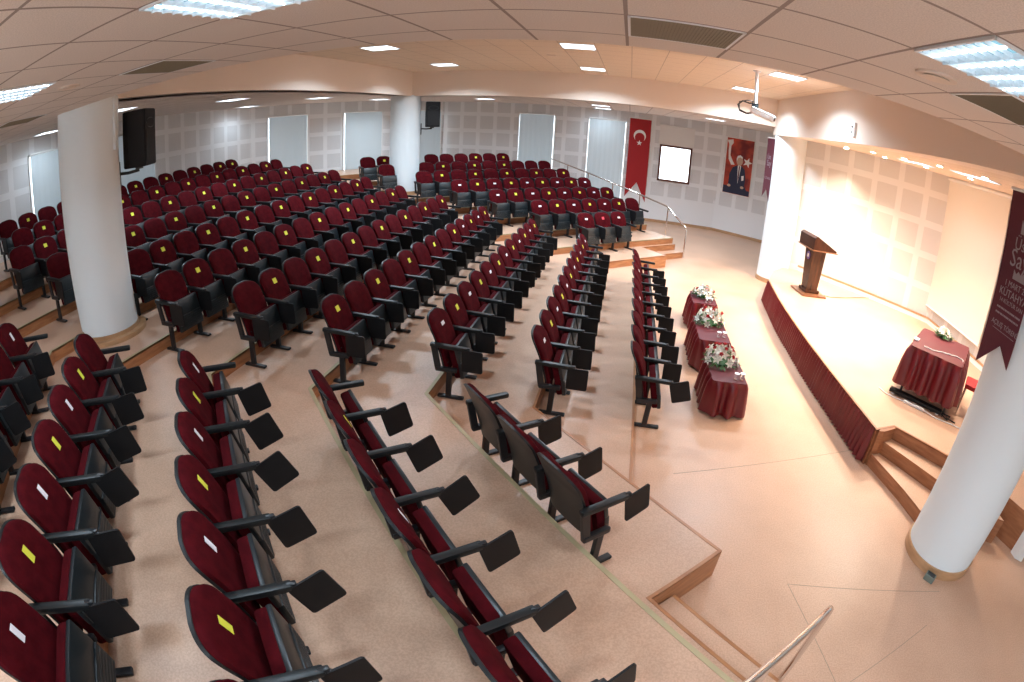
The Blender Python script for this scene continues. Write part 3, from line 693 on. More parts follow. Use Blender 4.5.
# local frame of banner: x runs to the reader's right, -y faces the reader
b1 = thing('column_banner', 'plum fork-tailed banner with grey lettering on the nearest column', 'banner', (3.50, 3.65, 0), math.radians(-90))
bm = NB(); shape(bm, [(-.25, 3.66), (.26, 3.66), (.255, 2.19), (.06, 2.33), (-.235, 2.06)], -.003, .003)
mesh_obj('banner_cloth', bm, M['purple'], b1)
bm = NB(); tube(bm, [(-.27, 0, 3.665), (.28, 0, 3.665)], .016, 10); mesh_obj('hanging_rod', bm, M['white'], b1, smooth=True)
bm = NB(); shape(bm, [(-.03, 3.30), (-.03, 3.42), (.02, 3.36), (.06, 3.46), (.10, 3.36), (.15, 3.42), (.15, 3.30)], -.004, -.007); mesh_obj('crown_mark', bm, M['bannertext'], b1)
text('Üst', .15, (.02, -.006, 3.16), M['bannertext'], b1, 0)
text('Say', .22, (.03, -.006, 3.01), M['bannertext'], b1, 0)
bm = NB(); shape(bm, [(-.02, 2.91), (-.02, 2.99), (.02, 2.96), (.05, 2.99), (.10, 2.96), (.14, 3.0), (.19, 2.97), (.19, 2.91)], -.004, -.007); mesh_obj('crown_mark', bm, M['bannertext'], b1)
text('1 MART 2', .075, (.04, -.006, 2.83), M['bannertext'], b1, 0)
text('KÜTAHYA', .095, (.05, -.006, 2.74), M['bannertext'], b1, 0)
text('14 KÜLTÜR SAN', .052, (.05, -.006, 2.68), M['bannertext'], b1, 0)
for zz in (2.62, 2.57):
    bm = NB(); xx = -.14
    while xx < .23:
        wl = .012 + .010 * random.random(); box(bm, (xx, -.005, zz + .008), (wl, .002, .016)); xx += wl + .006
    mesh_obj('small_print', bm, M['bannertext'], b1)
text('AÇILIŞ TÖRENİ', .062, (.05, -.006, 2.47), M['bannertext'], b1, 0)
bm = NB(); box(bm, (.05, -.005, 2.44), (.36, .002, .004)); mesh_obj('small_print', bm, M['bannertext'], b1)
b2 = thing('column_banner', 'plum banner seen edge-on beside the far stage column', 'banner', (3.72, 13.98, 0), math.radians(-82))
bm = NB(); shape(bm, [(-.25, 3.72), (.25, 3.72), (.25, 2.05), (.0, 2.35), (-.25, 2.13)], -.003, .003); mesh_obj('banner_cloth', bm, M['purple'], b2)
bm = NB(); tube(bm, [(-.27, 0, 3.725), (.27, 0, 3.725)], .016, 10); mesh_obj('hanging_rod', bm, M['white'], b2, smooth=True)
text('Üst', .17, (-.03, -.006, 3.16), M['bannertext'], b2, 0); text('Say', .22, (0, -.006, 2.98), M['bannertext'], b2, 0); text('KÜTAHYA', .09, (0, -.006, 2.62), M['bannertext'], b2, 0)

# ---------------------------------------------------------------- handrails
def rail(pts, posts, label, r=.024):
    t = thing('handrail', label, 'handrail', (posts[0][0], posts[0][1], 0)); o0 = Vector(t.location)
    bm = NB(); tube(bm, [Vector(p) - o0 for p in pts], r, 14); mesh_obj('rail', bm, M['chrome'], t, smooth=True)
    for (x, y, z0, z1) in posts:
        bm = NB(); tube(bm, [Vector((x, y, z0)) - o0, Vector((x, y, z1)) - o0], r * .8, 12); cyl(bm, (x - o0.x, y - o0.y), .045, z0, z0 + .01, 20); mesh_obj('post', bm, M['chrome'], t, smooth=True)
u = Vector((-.7071, -.7071, 0)); A0 = Vector((1.715, 2.108, 0))
A = lambda s, z: tuple(A0 + u * s + Vector((0, 0, z)))
rail([A(0, .02), A(0, .88), A(.02, .92), A(.10, .965), A(.40, 1.05), A(.72, 1.16), A(2.6, 1.75)], [(*A(0.9, 0)[:2], L(3), 1.19), (*A(2.1, 0)[:2], L(4), 1.58)], 'chrome handrail with sloping top at the bottom edge by the near steps')
v = Vector((-.7071, .7071, 0)); C0 = Vector((1.80, 14.70, 0))
C = lambda s, z: tuple(C0 + v * s + Vector((0, 0, z)))
rail([C(0, .02), C(0, .80), C(.03, .86), C(.75, 1.28), C(.80, 1.31), C(6.2, 2.02), C(6.35, 2.03)], [(*C(.75, 0)[:2], L(4), 1.27), (*C(1.9, 0)[:2], L(5), 1.44), (*C(3.1, 0)[:2], L(6), 1.60), (*C(4.3, 0)[:2], L(7), 1.76), (*C(5.4, 0)[:2], L(8), 1.90)], 'long chrome handrail climbing beside the far seats')

# ---------------------------------------------------------------- auditorium chairs
def chair_meshes():
    P = {}
    Z0, Z1 = .33, .925
    def backprof(z):          # x of the cushion front at height z
        t = (z - Z0) / (Z1 - Z0)
        return 0.255 - 0.215 * t + 0.028 * math.sin(math.pi * t) - .09 * max(0, t - .82)
    def half(z, grow=0.0):    # half width of the back at height z
        t = (z - Z0) / (Z1 - Z0)
        w_ = .226 + .014 * min(1, t * 1.4) + grow
        if t > .72: w_ *= max(0.0, 1 - ((t - .72) / .285) ** 3.0) ** .42
        return w_
    zs = [.33, .37, .44, .52, .60, .68, .74, .78, .81, .84, .865, .885, .90, .912, .92, .925]
    def grid_body(front, back, grow, lift, dished):
        bm = NB(); rows = []
        us = [-1, -.94, -.82, -.6, -.3, 0, .3, .6, .82, .94, 1]
        for z in zs:
            hw = max(.02, half(z, grow)); t = (z - Z0) / (Z1 - Z0); zz = z + lift * t
            top_in = .026 * max(0.0, (t - .93) / .07) ** 2
            r = []
            for uu in us:
                seam = -.004 if (dished and abs(abs(uu) - .3) < .01 and t < .62) else 0
                d_ = .016 * (1 - uu * uu) if dished else 0
                edge = .024 * abs(uu) ** 8 if dished else 0
                r.append(bm.verts.new((backprof(z) + front - d_ - edge - (top_in if dished else 0) + seam, uu * hw, zz)))
            rb = [bm.verts.new((backprof(z) + back - (0 if dished else .022 * (1 - uu ** 4) * min(1, (1 - t) * 4)), uu * hw * (1 if dished else (1 - .0 * abs(uu))), zz)) for uu in us]
            rows.append((r, rb))
        K = len(us)
        for (r, rb), (r_, rb_) in zip(rows, rows[1:]):
            for i in range(K - 1):
                bm.faces.new((r[i], r[i + 1], r_[i + 1], r_[i])); bm.faces.new((rb[i + 1], rb[i], rb_[i], rb_[i + 1]))
            bm.faces.new((rb[0], r[0], r_[0], rb_[0])); bm.faces.new((r[-1], rb[-1], rb_[-1], r_[-1]))
        for (r, rb) in (rows[0], rows[-1]):
            for i in range(K - 1): bm.faces.new((r[i], rb[i], rb[i + 1], r[i + 1]))
        return bm
    P['backrest'] = (grid_body(0.0, -.058, 0.0, 0.0, True), 'velvet', True)
    bmx = grid_body(-.0585, -.080, .002, .005, False)
    for y_ in (-.2, .2): box(bmx, (.20, y_, .36), (.05, .03, .12), bev=.006)
    P['back_shell'] = (bmx, 'plastic', True)
    # folded seat: cushion faces the backrest, charcoal cover in front with a ribbed lower panel
    A_ = math.radians(-14); tilt = Matrix.Rotation(A_, 4, 'Y')
    base = Matrix.Translation((.305, 0, .420)) @ tilt
    bm = NB(); box(bm, (0, 0, 0), (.085, .435, .385), bev=.024); bmesh.ops.transform(bm, matrix=base, verts=bm.verts[:]); P['seat'] = (bm, 'velvet', True)
    bm = NB(); box(bm, (.050, 0, .085), (.040, .445, .205), bev=.014)
    bmesh.ops.transform(bm, matrix=base, verts=bm.verts[:])
    lowm = base @ Matrix.Translation((.062, 0, -.02)) @ Matrix.Rotation(math.radians(5), 4, 'Y')
    b2m = NB(); box(b2m, (-.006, 0, -.09), (.046, .435, .19), bev=.012)
    for q in range(6): box(b2m, (.0165, 0, -.03 - q * .028), (.007, .40, .010), bev=.002)
    bmesh.ops.transform(b2m, matrix=lowm, verts=b2m.verts[:])
    tmpm = bpy.data.meshes.new('t'); b2m.to_mesh(tmpm); b2m.free(); bm.from_mesh(tmpm)
    P['seat_shell'] = (bm, 'shell', True)
    def arm(y):
        bm = NB()
        box(bm, (.255, y, .632), (.43, .058, .048), rot=ry(math.radians(2)), bev=.016)
        return bm
    P['armrest'] = (arm(-.27), 'plastic', True)
    P['armrest_left'] = (arm(.27), 'plastic', True)
    def leg(y):
        bm = NB()
        box(bm, (.105, y, .49), (.07, .030, .29), rot=ry(math.radians(-10)), bev=.006)
        box(bm, (.225, y, .355), (.25, .048, .055), bev=.014)
        box(bm, (.255, y, .185), (.065, .04, .33), rot=ry(math.radians(3)), bev=.008)
        box(bm, (.275, y, .016), (.31, .060, .030), bev=.012)
        return bm
    P['leg'] = (leg(-.27), 'metalblack', False)
    P['leg_left'] = (leg(.27), 'metalblack', False)
    # writing tablet: rounded board, hinge corner at its own origin
    def rounded(w0, w1, h0, h1, r):
        pts = []
        for cx, cz, a0 in ((w1 - r, h1 - r, 0), (w0 + r, h1 - r, 90), (w0 + r, h0 + r, 180), (w1 - r, h0 + r, 270)):
            for j in range(5): a = math.radians(a0 + 22.5 * j); pts.append((cx + r * math.cos(a), cz + r * math.sin(a)))
        return pts
    bm = NB(); shape(bm, rounded(-.02, .215, -.245, .012, .022), -.007, .007); P['writing_tablet'] = (bm, 'tablet', False)
    bm = NB(); tube(bm, [(.44, -.270, .640), (.47, -.272, .642), (.495, -.285, .625)], .014, 8); box(bm, (.475, -.274, .636), (.04, .032, .034), bev=.010); P['tablet_hinge'] = (bm, 'metalblack', True)
    def paper(hy, za, zb, skew=.0):
        bm = NB(); xa, xb = backprof(za) - .0105, backprof(zb) - .0105
        vs = [(xa, -hy - skew, za), (xa, hy - skew, za), (xb, hy + skew, zb), (xb, -hy + skew, zb)]
        a = [bm.verts.new(v) for v in vs]; b2_ = [bm.verts.new((v[0] - .003, v[1], v[2])) for v in vs]
        bm.faces.new(a); bm.faces.new(list(reversed(b2_)))
        for i in range(4): bm.faces.new((a[i], b2_[i], b2_[(i + 1) % 4], a[(i + 1) % 4]))
        return bm
    P['paper_label'] = (paper(.036, .765, .825), 'yellow', False)
    P['paper_wide'] = (paper(.042, .775, .812), 'whitepaper', False)
    P['paper_narrow'] = (paper(.022, .745, .83, .006), 'whitepaper', False)
    P['paper_narrow_yellow'] = (paper(.026, .745, .83, .006), 'yellow', False)
    P['paper_square_red'] = (paper(.036, .765, .825), 'redpaper', False)
    out = {}
    for kx, (bmm, mm, sm) in P.items():
        me = bpy.data.meshes.new(kx); bmesh.ops.recalc_face_normals(bmm, faces=bmm.faces[:]); bmm.to_mesh(me); bmm.free()
        me.materials.append(M[mm])
        if sm:
            for p in me.polygons: p.use_smooth = True
            try: me.set_sharp_from_angle(angle=math.radians(40))
            except Exception: pass
        out[kx] = me
    return out
CM = chair_meshes()
ORD = ['', 'first', 'second', 'third', 'fourth', 'fifth', 'sixth', 'seventh', 'eighth', 'ninth', 'tenth', 'eleventh', 'twelfth', 'thirteenth', 'fourteenth', 'fifteenth', 'sixteenth', 'seventeenth', 'eighteenth', 'nineteenth']

def build_chair():
    """the prototype: parts in local space, facing +x"""
    t = bpy.data.objects.new('auditorium_chair', None); t.empty_display_size = .2
    parts = []
    for nm in ('backrest', 'back_shell', 'seat', 'seat_shell', 'armrest', 'leg', 'writing_tablet', 'tablet_hinge', 'armrest_left', 'leg_left', 'paper_label'):
        o = bpy.data.objects.new(nm.replace('_left', ''), CM[nm]); parts.append((nm, o))
    return t, parts
PROTO, PPARTS = build_chair()
paper_words = {'Y': 'yellow paper', 'W': 'white paper', 'R': 'red paper', '-': 'no paper'}
def chair(x, y, z, rz, sticker, left_end, label, group, narrow=False, tab=(.33, 0.0)):
    t = PROTO.copy(); COL.objects.link(t); t.location = (x, y, z); t.rotation_euler = (0, 0, rz)
    tag(t, label, 'chair', group)
    for nm, src in PPARTS:
        if nm.endswith('_left') and not left_end: continue
        if nm == 'paper_label' and sticker == '-': continue
        c = src.copy(); COL.objects.link(c); c.parent = t
        if nm == 'tablet_hinge': pass
        if nm == 'paper_label':
            if sticker == 'W': c.data = CM['paper_narrow' if narrow else 'paper_wide']; c['label'] = 'white paper label'
            elif sticker == 'R': c.data = CM['paper_square_red']; c['label'] = 'red paper label'
            else:
                c['label'] = 'yellow paper label'
                if narrow: c.data = CM['paper_narrow_yellow']
        if nm == 'armrest_left': c['label'] = 'armrest without writing tablet'
        if nm == 'writing_tablet': c.location = (tab[0], -.291, .615); c.rotation_euler = (0, -math.radians(tab[1]), 0)
    return t

P_ = 0.54
rowword = {1: 'front row', 2: 'second row', 3: 'third row', 4: 'fourth row', 5: 'fifth row', 6: 'sixth row', 7: 'seventh row', 8: 'eighth row', 9: 'ninth row', 10: 'tenth row', 11: 'top row'}
# middle block: rows along y, facing +x
Brow = {1: (5.87, 10, '----W--W--'), 2: (5.60, 11, 'WYWYWYWYWYW'), 3: (5.36, 12, 'WYWYWYWYWYWY'), 4: (5.02, 13, 'Y-Y-Y-Y-YWYWY'), 5: (4.76, 14, '-Y' * 7), 6: (4.47, 15, '-Y' * 7 + '-'),
        7: (4.82, 15, '-Y' * 7 + '-'), 8: (4.02, 17, '-Y' * 8 + '-'), 9: (3.82, 18, '-Y' * 9), 10: (4.41, 17, '-Y' * 8 + '-'), 11: (4.50, 15, '-Y' * 7 + 'Y')}
for k, (y0, n_, st) in Brow.items():
    x = 0.32 - 1.135 * (k - 1) - (.03 if k == 4 else 0)
    if k == 11: x = -10.85
    for i in range(n_):
        p = P_ if k > 1 else .552
        far = (i == n_ - 1)
        nm = 'maroon seat, %s, %s from near end of %s, middle block' % (paper_words[st[i]], ORD[i + 1], rowword[k])
        if i == 0: nm = 'maroon seat, %s, at near end of %s, middle block' % (paper_words[st[i]], rowword[k])
        if far: nm = 'maroon seat, %s, at far end of %s, middle block' % (paper_words[st[i]], rowword[k])
        tb = (.36 if k > 3 else .43, 0.0 + (i * 7 % 5) * .6)
        if k == 1 and i == 0: tb = (.47, 17)
        chair(x, y0 + p * i, L(k), 0, st[i], far, nm, '%s seats of the middle block' % rowword[k], False, tb)
# near block (bottom left of the picture): rows at 45 degrees, facing (+,+)
Arow = {1: (2.75, 4.76, 3, 'YWY', 3), 2: (1.05, 5.52, 7, '-Y-W---', 4), 3: (-.52, 6.34, 8, 'WYWYWYWY', 5), 4: (-2.10, 7.17, 9, '-YWYWYWYW', 6), 5: (-3.68, 7.87, 7, 'W-Y-Y-Y', 7)}
for k, (s_, d0, n_, st, lev) in Arow.items():
    for i in range(n_):
        x0_, y0_ = at_ad(s_, d0); x, y = x0_ + i * .565 * math.cos(math.radians(46.4)), y0_ - i * .565 * math.sin(math.radians(46.4))
        if k == 1: stt = '-'
        else: stt = st[i]
        nm = 'maroon seat, %s, %s from column end of %s, near block' % (paper_words[stt], ORD[i + 1], rowword[k])
        if k == 1: nm = 'maroon seat seen from behind, %s in three-seat front row, near block' % ['farthest', 'middle one', 'nearest'][i]
        chair(x, y, L(lev), math.radians(43.6), stt, i == 0, nm, '%s seats of the near block' % rowword[k], True, (.455, 14 + (i * 7 % 5) * 3) if k in (2, 3) else (.455, 8 + (i * 7 % 5)) if k == 1 else (.43, 4 + (i * 5 % 4) * 5))
# far block: rows at -45 degrees, facing (+,-)
Crow = {1: (13.75, 13.43, 3, 'WRW'), 2: (15.22, 15.59, 7, '-YWYWYW'), 3: (16.65, 15.50, 8, 'YWYWYWYW'), 4: (18.1, 15.46, 9, 'WYWYWYWYW'), 5: (19.6, 15.43, 10, 'Y-' * 5), 6: (21.1, 15.41, 11, '---Y-Y-Y---'), 7: (22.7, 14.09, 10, 'Y-Y----Y-Y')}
Crow[6] = (21.05, 15.41, 11, '---Y-Y-Y---'); Crow[7] = (22.7, 14.09, 10, 'Y-Y-----Y-')
for k, (c_, s0, n_, st) in Crow.items():
    for i in range(n_):
        if (k == 6 and i == 9) or (k == 7 and i in (6, 7)): continue          # the column stands here
        x, y = at_ad(s0 - (i + (.35 if k == 6 and i == 10 else 0)) * P_ * math.sqrt(2), c_)
        nm = 'maroon seat, %s, %s from handrail end of %s, far block' % (paper_words[st[i]], ORD[i + 1], rowword[k])
        if k == 7 and i >= 8: nm = 'maroon seat, %s, left of far column, %s of a lone pair' % (paper_words[st[i]], ['right', 'left'][i - 8])
        chair(x, y, L(k + 2), math.radians(-45), st[i], i == 0, nm, '%s seats of the far block' % rowword[k])

# ---------------------------------------------------------------- draped tables
def draped(name, label, cat, loc, rz, sx_, sy_, h, zb, flare=.05, folds=5.2, group=None, topm='satin'):
    t = thing(name, label, cat, loc, rz, group)
    # rounded rectangle path
    rr = .04; path = []
    cs = [(sx_ / 2 - rr, sy_ / 2 - rr, 0), (-sx_ / 2 + rr, sy_ / 2 - rr, 90), (-sx_ / 2 + rr, -sy_ / 2 + rr, 180), (sx_ / 2 - rr, -sy_ / 2 + rr, 270)]
    for cx, cy_, a0 in cs:
        for i in range(5):
            a = math.radians(a0 + 90 * i / 4); path.append((cx + rr * math.cos(a), cy_ + rr * math.sin(a), math.cos(a), math.sin(a)))
    P2 = []
    k = len(path)
    for i in range(k):
        a, b_ = path[i], path[(i + 1) % k]; ln = math.hypot(a[0] - b_[0], a[1] - b_[1]); n_ = max(1, int(ln / .018))
        for j in range(n_):
            q = j / n_; nx, ny = a[2] + (b_[2] - a[2]) * q, a[3] + (b_[3] - a[3]) * q; m_ = math.hypot(nx, ny) or 1
            P2.append((a[0] + (b_[0] - a[0]) * q, a[1] + (b_[1] - a[1]) * q, nx / m_, ny / m_))
    per = len(P2); nf = max(10, round(per * .018 * folds))
    lv = [(h, 0, 0), (h - .015, .05, .35), (h - .08, .3, .75), (h - .25, .65, .95), (zb, 1.0, 1.1)]
    bm = NB(); rings = []
    for (z, fl, amp) in lv:
        ring_ = []
        for i, (x, y, nx, ny) in enumerate(P2):
            sn = math.sin(2 * math.pi * nf * i / per + .9 * math.sin(i * .09)); wv = (abs(sn) ** .7 * (1 if sn > 0 else -1)) * .040 * amp + .006 * amp * math.sin(i * .37)
            o_ = .006 + flare * fl + wv
            ring_.append(bm.verts.new((x + nx * o_, y + ny * o_, z)))
        rings.append(ring_)
    for a, b_ in zip(rings, rings[1:]):
        for i in range(per): bm.faces.new((a[i], a[(i + 1) % per], b_[(i + 1) % per], b_[i]))
    mesh_obj('cloth_skirt', bm, M['satin'], t, smooth=True)
    bm = NB(); vs = [bm.verts.new((x + nx * .006, y + ny * .006, h + .001)) for x, y, nx, ny in P2]; vb = [bm.verts.new((x + nx * .004, y + ny * .004, h - .012)) for x, y, nx, ny in P2]
    bm.faces.new(vs)
    for i in range(per): bm.faces.new((vs[i], vb[i], vb[(i + 1) % per], vs[(i + 1) % per]))
    mesh_obj('cloth_top', bm, M[topm], t)
    for a in (-1, 1):
        for b_ in (-1, 1):
            bm = NB(); box(bm, (a * (sx_ / 2 - .05), b_ * (sy_ / 2 - .05), (h - .03) / 2), (.035, .035, h - .03)); mesh_obj('leg', bm, M['metalblack'], t)
    return t
M['clothtop'] = mat('satin top', (0.10, 0.010, 0.017), 0.5, spec=0.35)
draped('side_table', 'low table in burgundy cloth with flowers, nearest the camera before the front row', 'table', (1.62, 6.50, 0), 0, .46, .84, .5, .03, group='flower tables before the front row', topm='clothtop')
draped('side_table', 'low table in burgundy cloth with flowers, middle of the three', 'table', (1.60, 7.93, 0), 0, .48, 1.02, .5, .03, group='flower tables before the front row', topm='clothtop')
draped('side_table', 'low table in burgundy cloth with flowers, farthest of the three', 'table', (1.66, 9.52, 0), 0, .44, .70, .5, .03, group='flower tables before the front row', topm='clothtop')
draped('stage_table', 'tall table draped in shiny burgundy satin on the stage', 'table', (5.12, 6.60, .5), math.radians(49), 1.28, .88, .76, .17, flare=.09, folds=5.0, topm='clothtop')

# ---------------------------------------------------------------- flower arrangements
def petal_mesh(bm, mtx, r, n_=6, cup=.35, w_=.36):
    for i in range(n_):
        a = 2 * math.pi * i / n_; d = Vector((math.cos(a), math.sin(a), 0)); s = Vector((-math.sin(a), math.cos(a), 0))
        pts = [Vector((0, 0, 0)), d * r * .5 + s * r * w_ + Vector((0, 0, r * cup)), d * r + Vector((0, 0, r * cup * .8)), d * r * .5 - s * r * w_ + Vector((0, 0, r * cup)), d * r * .55 + Vector((0, 0, r * cup * .55))]
        vv = [bm.verts.new(mtx @ p) for p in pts]
        bm.faces.new((vv[0], vv[1], vv[4])); bm.faces.new((vv[1], vv[2], vv[4])); bm.faces.new((vv[2], vv[3], vv[4])); bm.faces.new((vv[3], vv[0], vv[4]))
def bouquet(loc, label, rx_, ry_, hgt_, nl, nr, seed, allwhite=False):
    rnd = random.Random(seed)
    t = thing('flower_arrangement', label, 'flowers', loc, rnd.random() * 6, 'flower arrangements on the tables')
    bm = NB()
    for i in range(90):
        a = rnd.random() * 6.283; q = rnd.random() ** .5; p = Vector((rx_ * q * math.cos(a) * .75, ry_ * q * math.sin(a) * .75, .02 + hgt_ * .5 * (1 - q * q)))
        d = Vector((math.cos(a), math.sin(a), rnd.uniform(-.25, .5))).normalized(); s = d.cross(Vector((0, 0, 1))).normalized() * rnd.uniform(.010, .020); ln = rnd.uniform(.07, .14)
        e = p + d * ln
        if e.z < .01: e.z = .01
        m1 = p + d * ln * .5 + Vector((0, 0, .008)); vv = [bm.verts.new(x) for x in (p, m1 + s, e, m1 - s)]; bm.faces.new(vv)
    cyl(bm, (0, 0), rx_ * .5, 0.002, .03, 16)
    mesh_obj('leaves', bm, M['leaf'], t)
    for i in range(nl):
        q = ((i + .5) / nl) ** .5; a = i * 2.399; p = Vector((rx_ * q * math.cos(a) * .85 + rnd.uniform(-.02, .02), ry_ * q * math.sin(a) * .85 + rnd.uniform(-.02, .02), .05 + hgt_ * (.85 - q * q * .75) + rnd.uniform(-.02, .03)))
        bm = NB(); dd = Vector((p.x * 2.0, p.y * 2.0, .12)).normalized(); mt = Matrix.Translation(p) @ dd.to_track_quat('Z', 'Y').to_matrix().to_4x4()
        petal_mesh(bm, mt, rnd.uniform(.065, .095) if not allwhite else .05, w_=.26); mesh_obj('lily', bm, M['petal'], t)
    for i in range(nr):
        q = ((i + .7) / nr) ** .5 * .8; a = i * 2.399 + 1.2; p = Vector((rx_ * q * math.cos(a), ry_ * q * math.sin(a), .07 + hgt_ * (1 - q * q * .8)))
        bm = NB(); dd = Vector((p.x, p.y, .15)).normalized(); mt = Matrix.Translation(p) @ dd.to_track_quat('Z', 'Y').to_matrix().to_4x4()
        petal_mesh(bm, mt, .034, 5, .9, .5); petal_mesh(bm, mt @ rz_(.6), .024, 5, 1.3, .5); mesh_obj('rose', bm, M['rose'], t)
    return t
bouquet((1.56, 6.66, .502), 'white lilies and red roses on the nearest low table', .29, .26, .17, 17, 11, 3)
bouquet((1.60, 8.18, .502), 'white lilies and red roses on the middle low table', .28, .27, .17, 17, 7, 5)
bouquet((1.68, 9.62, .502), 'smaller lily and rose arrangement on the farthest low table', .23, .22, .11, 13, 5, 8)
bouquet((5.42, 7.05, 1.262), 'white daisy-like flowers on the stage table', .15, .15, .10, 16, 0, 11, True)
def cup(x, y, z, label):
    t = thing('water_cup', label, 'cup', (x, y, z), 0, 'small water cups on the low tables')
    bm = NB(); cyl(bm, (0, 0), .026, 0, .075, 20, .034); mesh_obj('cup_body', bm, M['glass'], t, smooth=True)
    bm = NB(); cyl(bm, (0, 0), .036, .075, .080, 20); mesh_obj('lid', bm, M['water_paper'], t, smooth=True)
cup(1.72, 6.20, .502, 'water cup on the nearest low table, left of a pair'); cup(1.80, 6.22, .502, 'water cup on the nearest low table, right of a pair')
cup(1.68, 7.62, .502, 'water cup on the middle low table, left of a pair'); cup(1.77, 7.64, .502, 'water cup on the middle low table, right of a pair')
cup(1.70, 9.28, .502, 'water cup on the farthest low table, left of a pair'); cup(1.78, 9.30, .502, 'water cup on the farthest low table, right of a pair')

# ---------------------------------------------------------------- lectern
t = thing('lectern', 'dark wooden lectern with round emblem standing on the stage', 'lectern', (4.34, 11.12, .5), math.radians(8)); t.scale = (1.08, 1.08, 1.05)
# local: -x is the front towards the seats
bm = NB(); box(bm, (0, 0, .02), (.58, .62, .04), bev=.006); mesh_obj('base_plate', bm, M['podiumlite'], t)
bm = NB(); box(bm, (0, 0, .075), (.34, .34, .07), bev=.012); mesh_obj('foot', bm, M['podium'], t)
bm = NB()
lo = [(-.13, -.13), (.13, -.13), (.13, .13), (-.13, .13)]; hi = [(-.17, -.18), (.15, -.18), (.15, .18), (-.17, .18)]
vl = [bm.verts.new((x, y, .11)) for x, y in lo]; vh = [bm.verts.new((x, y, .98)) for x, y in hi]
for i in range(4): bm.faces.new((vl[i], vl[(i + 1) % 4], vh[(i + 1) % 4], vh[i]))
bm.faces.new(vh); bm.faces.new(list(reversed(vl))); mesh_obj('shaft', bm, M['podium'], t)
bm = NB(); a = [(-.26, .98), (-.26, 1.22), (-.20, 1.26), (.30, 1.02), (.30, .98)]
f0 = [bm.verts.new((x, -.34, z)) for x, z in a]; f1 = [bm.verts.new((x, .34, z)) for x, z in a]
bm.faces.new(f0); bm.faces.new(list(reversed(f1)))
for i in range(5): bm.faces.new((f0[i], f0[(i + 1) % 5], f1[(i + 1) % 5], f1[i]))
mesh_obj('reading_desk', bm, M['podium'], t)
bm = NB(); box(bm, (.02, 0, .975), (.62, .72, .02), bev=.004); mesh_obj('desk_ledge', bm, M['podiumlite'], t)
bm = NB(); vs = []
for i in range(24): q = i * math.pi / 12; vs.append((.075 * math.cos(q), .80 + .085 * math.sin(q)))
a = [bm.verts.new((-.166 - (z - .8) * .04, y, z)) for y, z in vs]; b2_ = [bm.verts.new((-.174 - (z - .8) * .04, y, z)) for y, z in vs]
bm.faces.new(list(reversed(a))); bm.faces.new(b2_)
for i in range(24): bm.faces.new((a[i], a[(i + 1) % 24], b2_[(i + 1) % 24], b2_[i]))
M['emblem'] = mat('emblem blue', (0.12, 0.08, 0.30), 0.4); em = mesh_obj('emblem', bm, M['emblem'], t)
bm = NB(); box(bm, (-.178, 0, .80), (.006, .06, .07), bev=.002); mesh_obj('emblem_centre', bm, M['petal'], em)
bm = NB(); tube(bm, [(4.55, 11.1, .51), (4.9, 11.05, .508), (5.3, 11.2, .508), (5.9, 11.5, .51), (6.2, 11.6, .52)], .008, 8); tag(mesh_obj('floor_cable', bm, M['podiumlite'], smooth=True), 'thin cable on the stage behind the lectern', 'cable')

# ---------------------------------------------------------------- things around the stage table
t = thing('low_riser', 'dark low stand under the stage table', 'stand', (4.62, 6.17, .5), math.radians(-41))
bm = NB(); box(bm, (0, 0, .045), (.92, .12, .05), bev=.006); mesh_obj('board', bm, M['plastic'], t)
for x in (-.4, 0, .4): 
    bm = NB(); box(bm, (x, 0, .01), (.05, .12, .02)); mesh_obj('foot', bm, M['equip'], t)
t = thing('power_strip', 'white power strip on the stage before the draped table', 'power strip', (4.52, 6.04, .5), math.radians(-41))
bm = NB(); box(bm, (0, 0, .02), (.36, .055, .035), bev=.008); mesh_obj('housing', bm, M['equip'], t)
for i in range(4):
    bm = NB(); cyl(bm, (-.12 + .08 * i, 0), .019, .036, .040, 16); mesh_obj('outlet', bm, M['lampwhite'], t)
bm = NB(); tube(bm, [(4.10, 6.52, .51), (4.14, 6.36, .51), (4.26, 6.24, .512), (4.40, 6.14, .52)], .008, 8); tag(mesh_obj('power_cable', bm, M['cable'], smooth=True), 'white cable running to the power strip on stage', 'cable')
bm = NB(); tube(bm, [(4.66, 5.92, .52), (4.80, 5.75, .51), (5.02, 5.62, .51), (5.18, 5.50, .51)], .010, 8); tag(mesh_obj('power_cable', bm, M['cable'], smooth=True), 'white cable from the power strip towards the near column', 'cable')
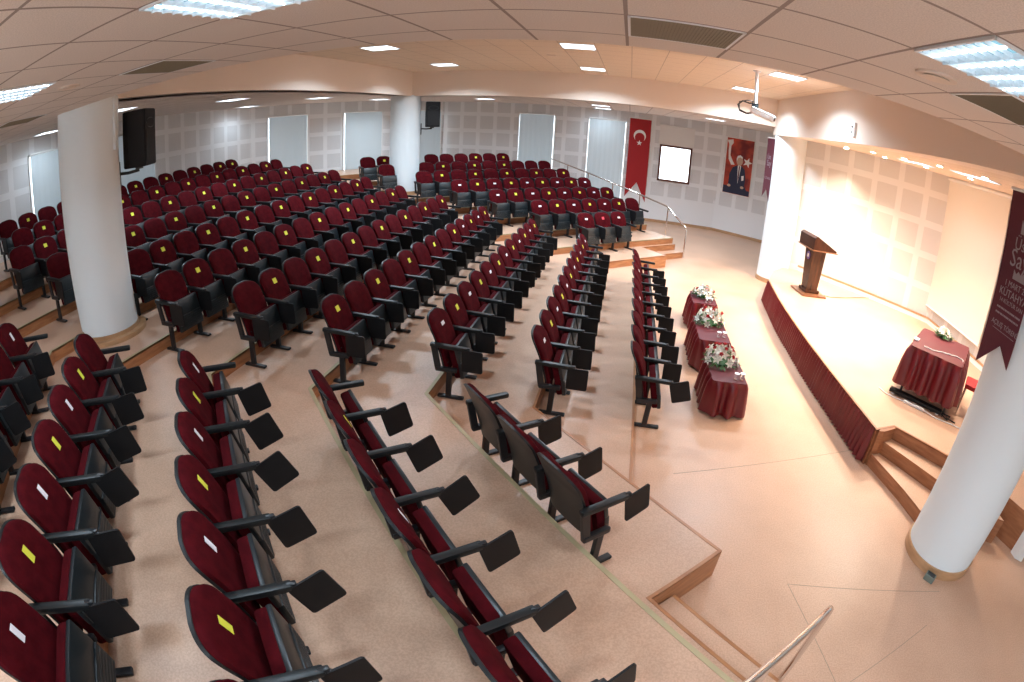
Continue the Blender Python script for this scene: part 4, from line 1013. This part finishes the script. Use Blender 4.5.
for i, pts in enumerate([[(4.80, 5.95, .51), (4.92, 5.85, .55), (5.02, 5.72, .51), (5.12, 5.80, .53), (5.05, 5.90, .51), (4.95, 5.80, .52)], [(4.85, 6.0, .51), (5.0, 5.95, .54), (5.1, 5.85, .51), (5.0, 5.75, .53), (5.15, 5.66, .51)]]):
    bm = NB(); tube(bm, pts, .009, 8); tag(mesh_obj('tangled_cable', bm, M['plastic'], smooth=True), ['black cable tangle at the corner of the stage table', 'second black cable beside the tangle by the stage table'][i], 'cable')
bm = NB(); tube(bm, [(4.62, 6.42, 1.275), (4.72, 6.30, 1.275), (4.92, 6.30, 1.272), (5.18, 6.22, 1.272), (5.25, 6.12, 1.268), (5.16, 6.00, 1.24), (5.10, 5.93, 1.05)], .008, 8); tag(mesh_obj('table_cable', bm, M['cable'], smooth=True), 'white cable lying on the stage table and over its edge', 'cable')
bm = NB(); box(bm, (4.62, 6.68, 1.275), (.14, .09, .022), rot=rz_(.8), bev=.006); tag(mesh_obj('remote_box', bm, M['equip']), 'small grey box on the corner of the stage table', 'box')
# red chair behind the table, partly seen
t = thing('stage_chair', 'chair with red seat beside the stage table, partly behind the column', 'chair', (5.66, 6.0, .5), math.radians(140))
bm = NB(); box(bm, (0, 0, .45), (.45, .45, .07), bev=.02); mesh_obj('seat', bm, M['flag'], t, smooth=True)
bm = NB(); box(bm, (-.22, 0, .78), (.06, .42, .32), rot=ry(math.radians(-8)), bev=.02); mesh_obj('backrest', bm, M['flag'], t, smooth=True)
for a in (-.19, .19):
    for b_ in (-.19, .19):
        bm = NB(); tube(bm, [(a, b_, .42), (a * 1.1, b_ * 1.1, .0)], .013, 8); mesh_obj('leg', bm, M['chrome'], t, smooth=True)
for b_ in (-.19, .19):
    bm = NB(); tube(bm, [(-.19, b_, .42), (-.22, b_, .7)], .012, 8); mesh_obj('back_support', bm, M['chrome'], t, smooth=True)
# floor box at the near column
t = thing('floor_outlet', 'small grey-green outlet box on the floor against the near column', 'outlet box', (3.66, 3.20, 0), math.radians(-48))
bm = NB(); box(bm, (0, 0, .035), (.13, .09, .07), bev=.008); mesh_obj('housing', bm, M['boxgreen'], t)
bm = NB(); box(bm, (0, -.0, .0715), (.10, .06, .003)); mesh_obj('lid', bm, M['shell'], t)

# the world is an even pale blue background; no windows built behind the camera
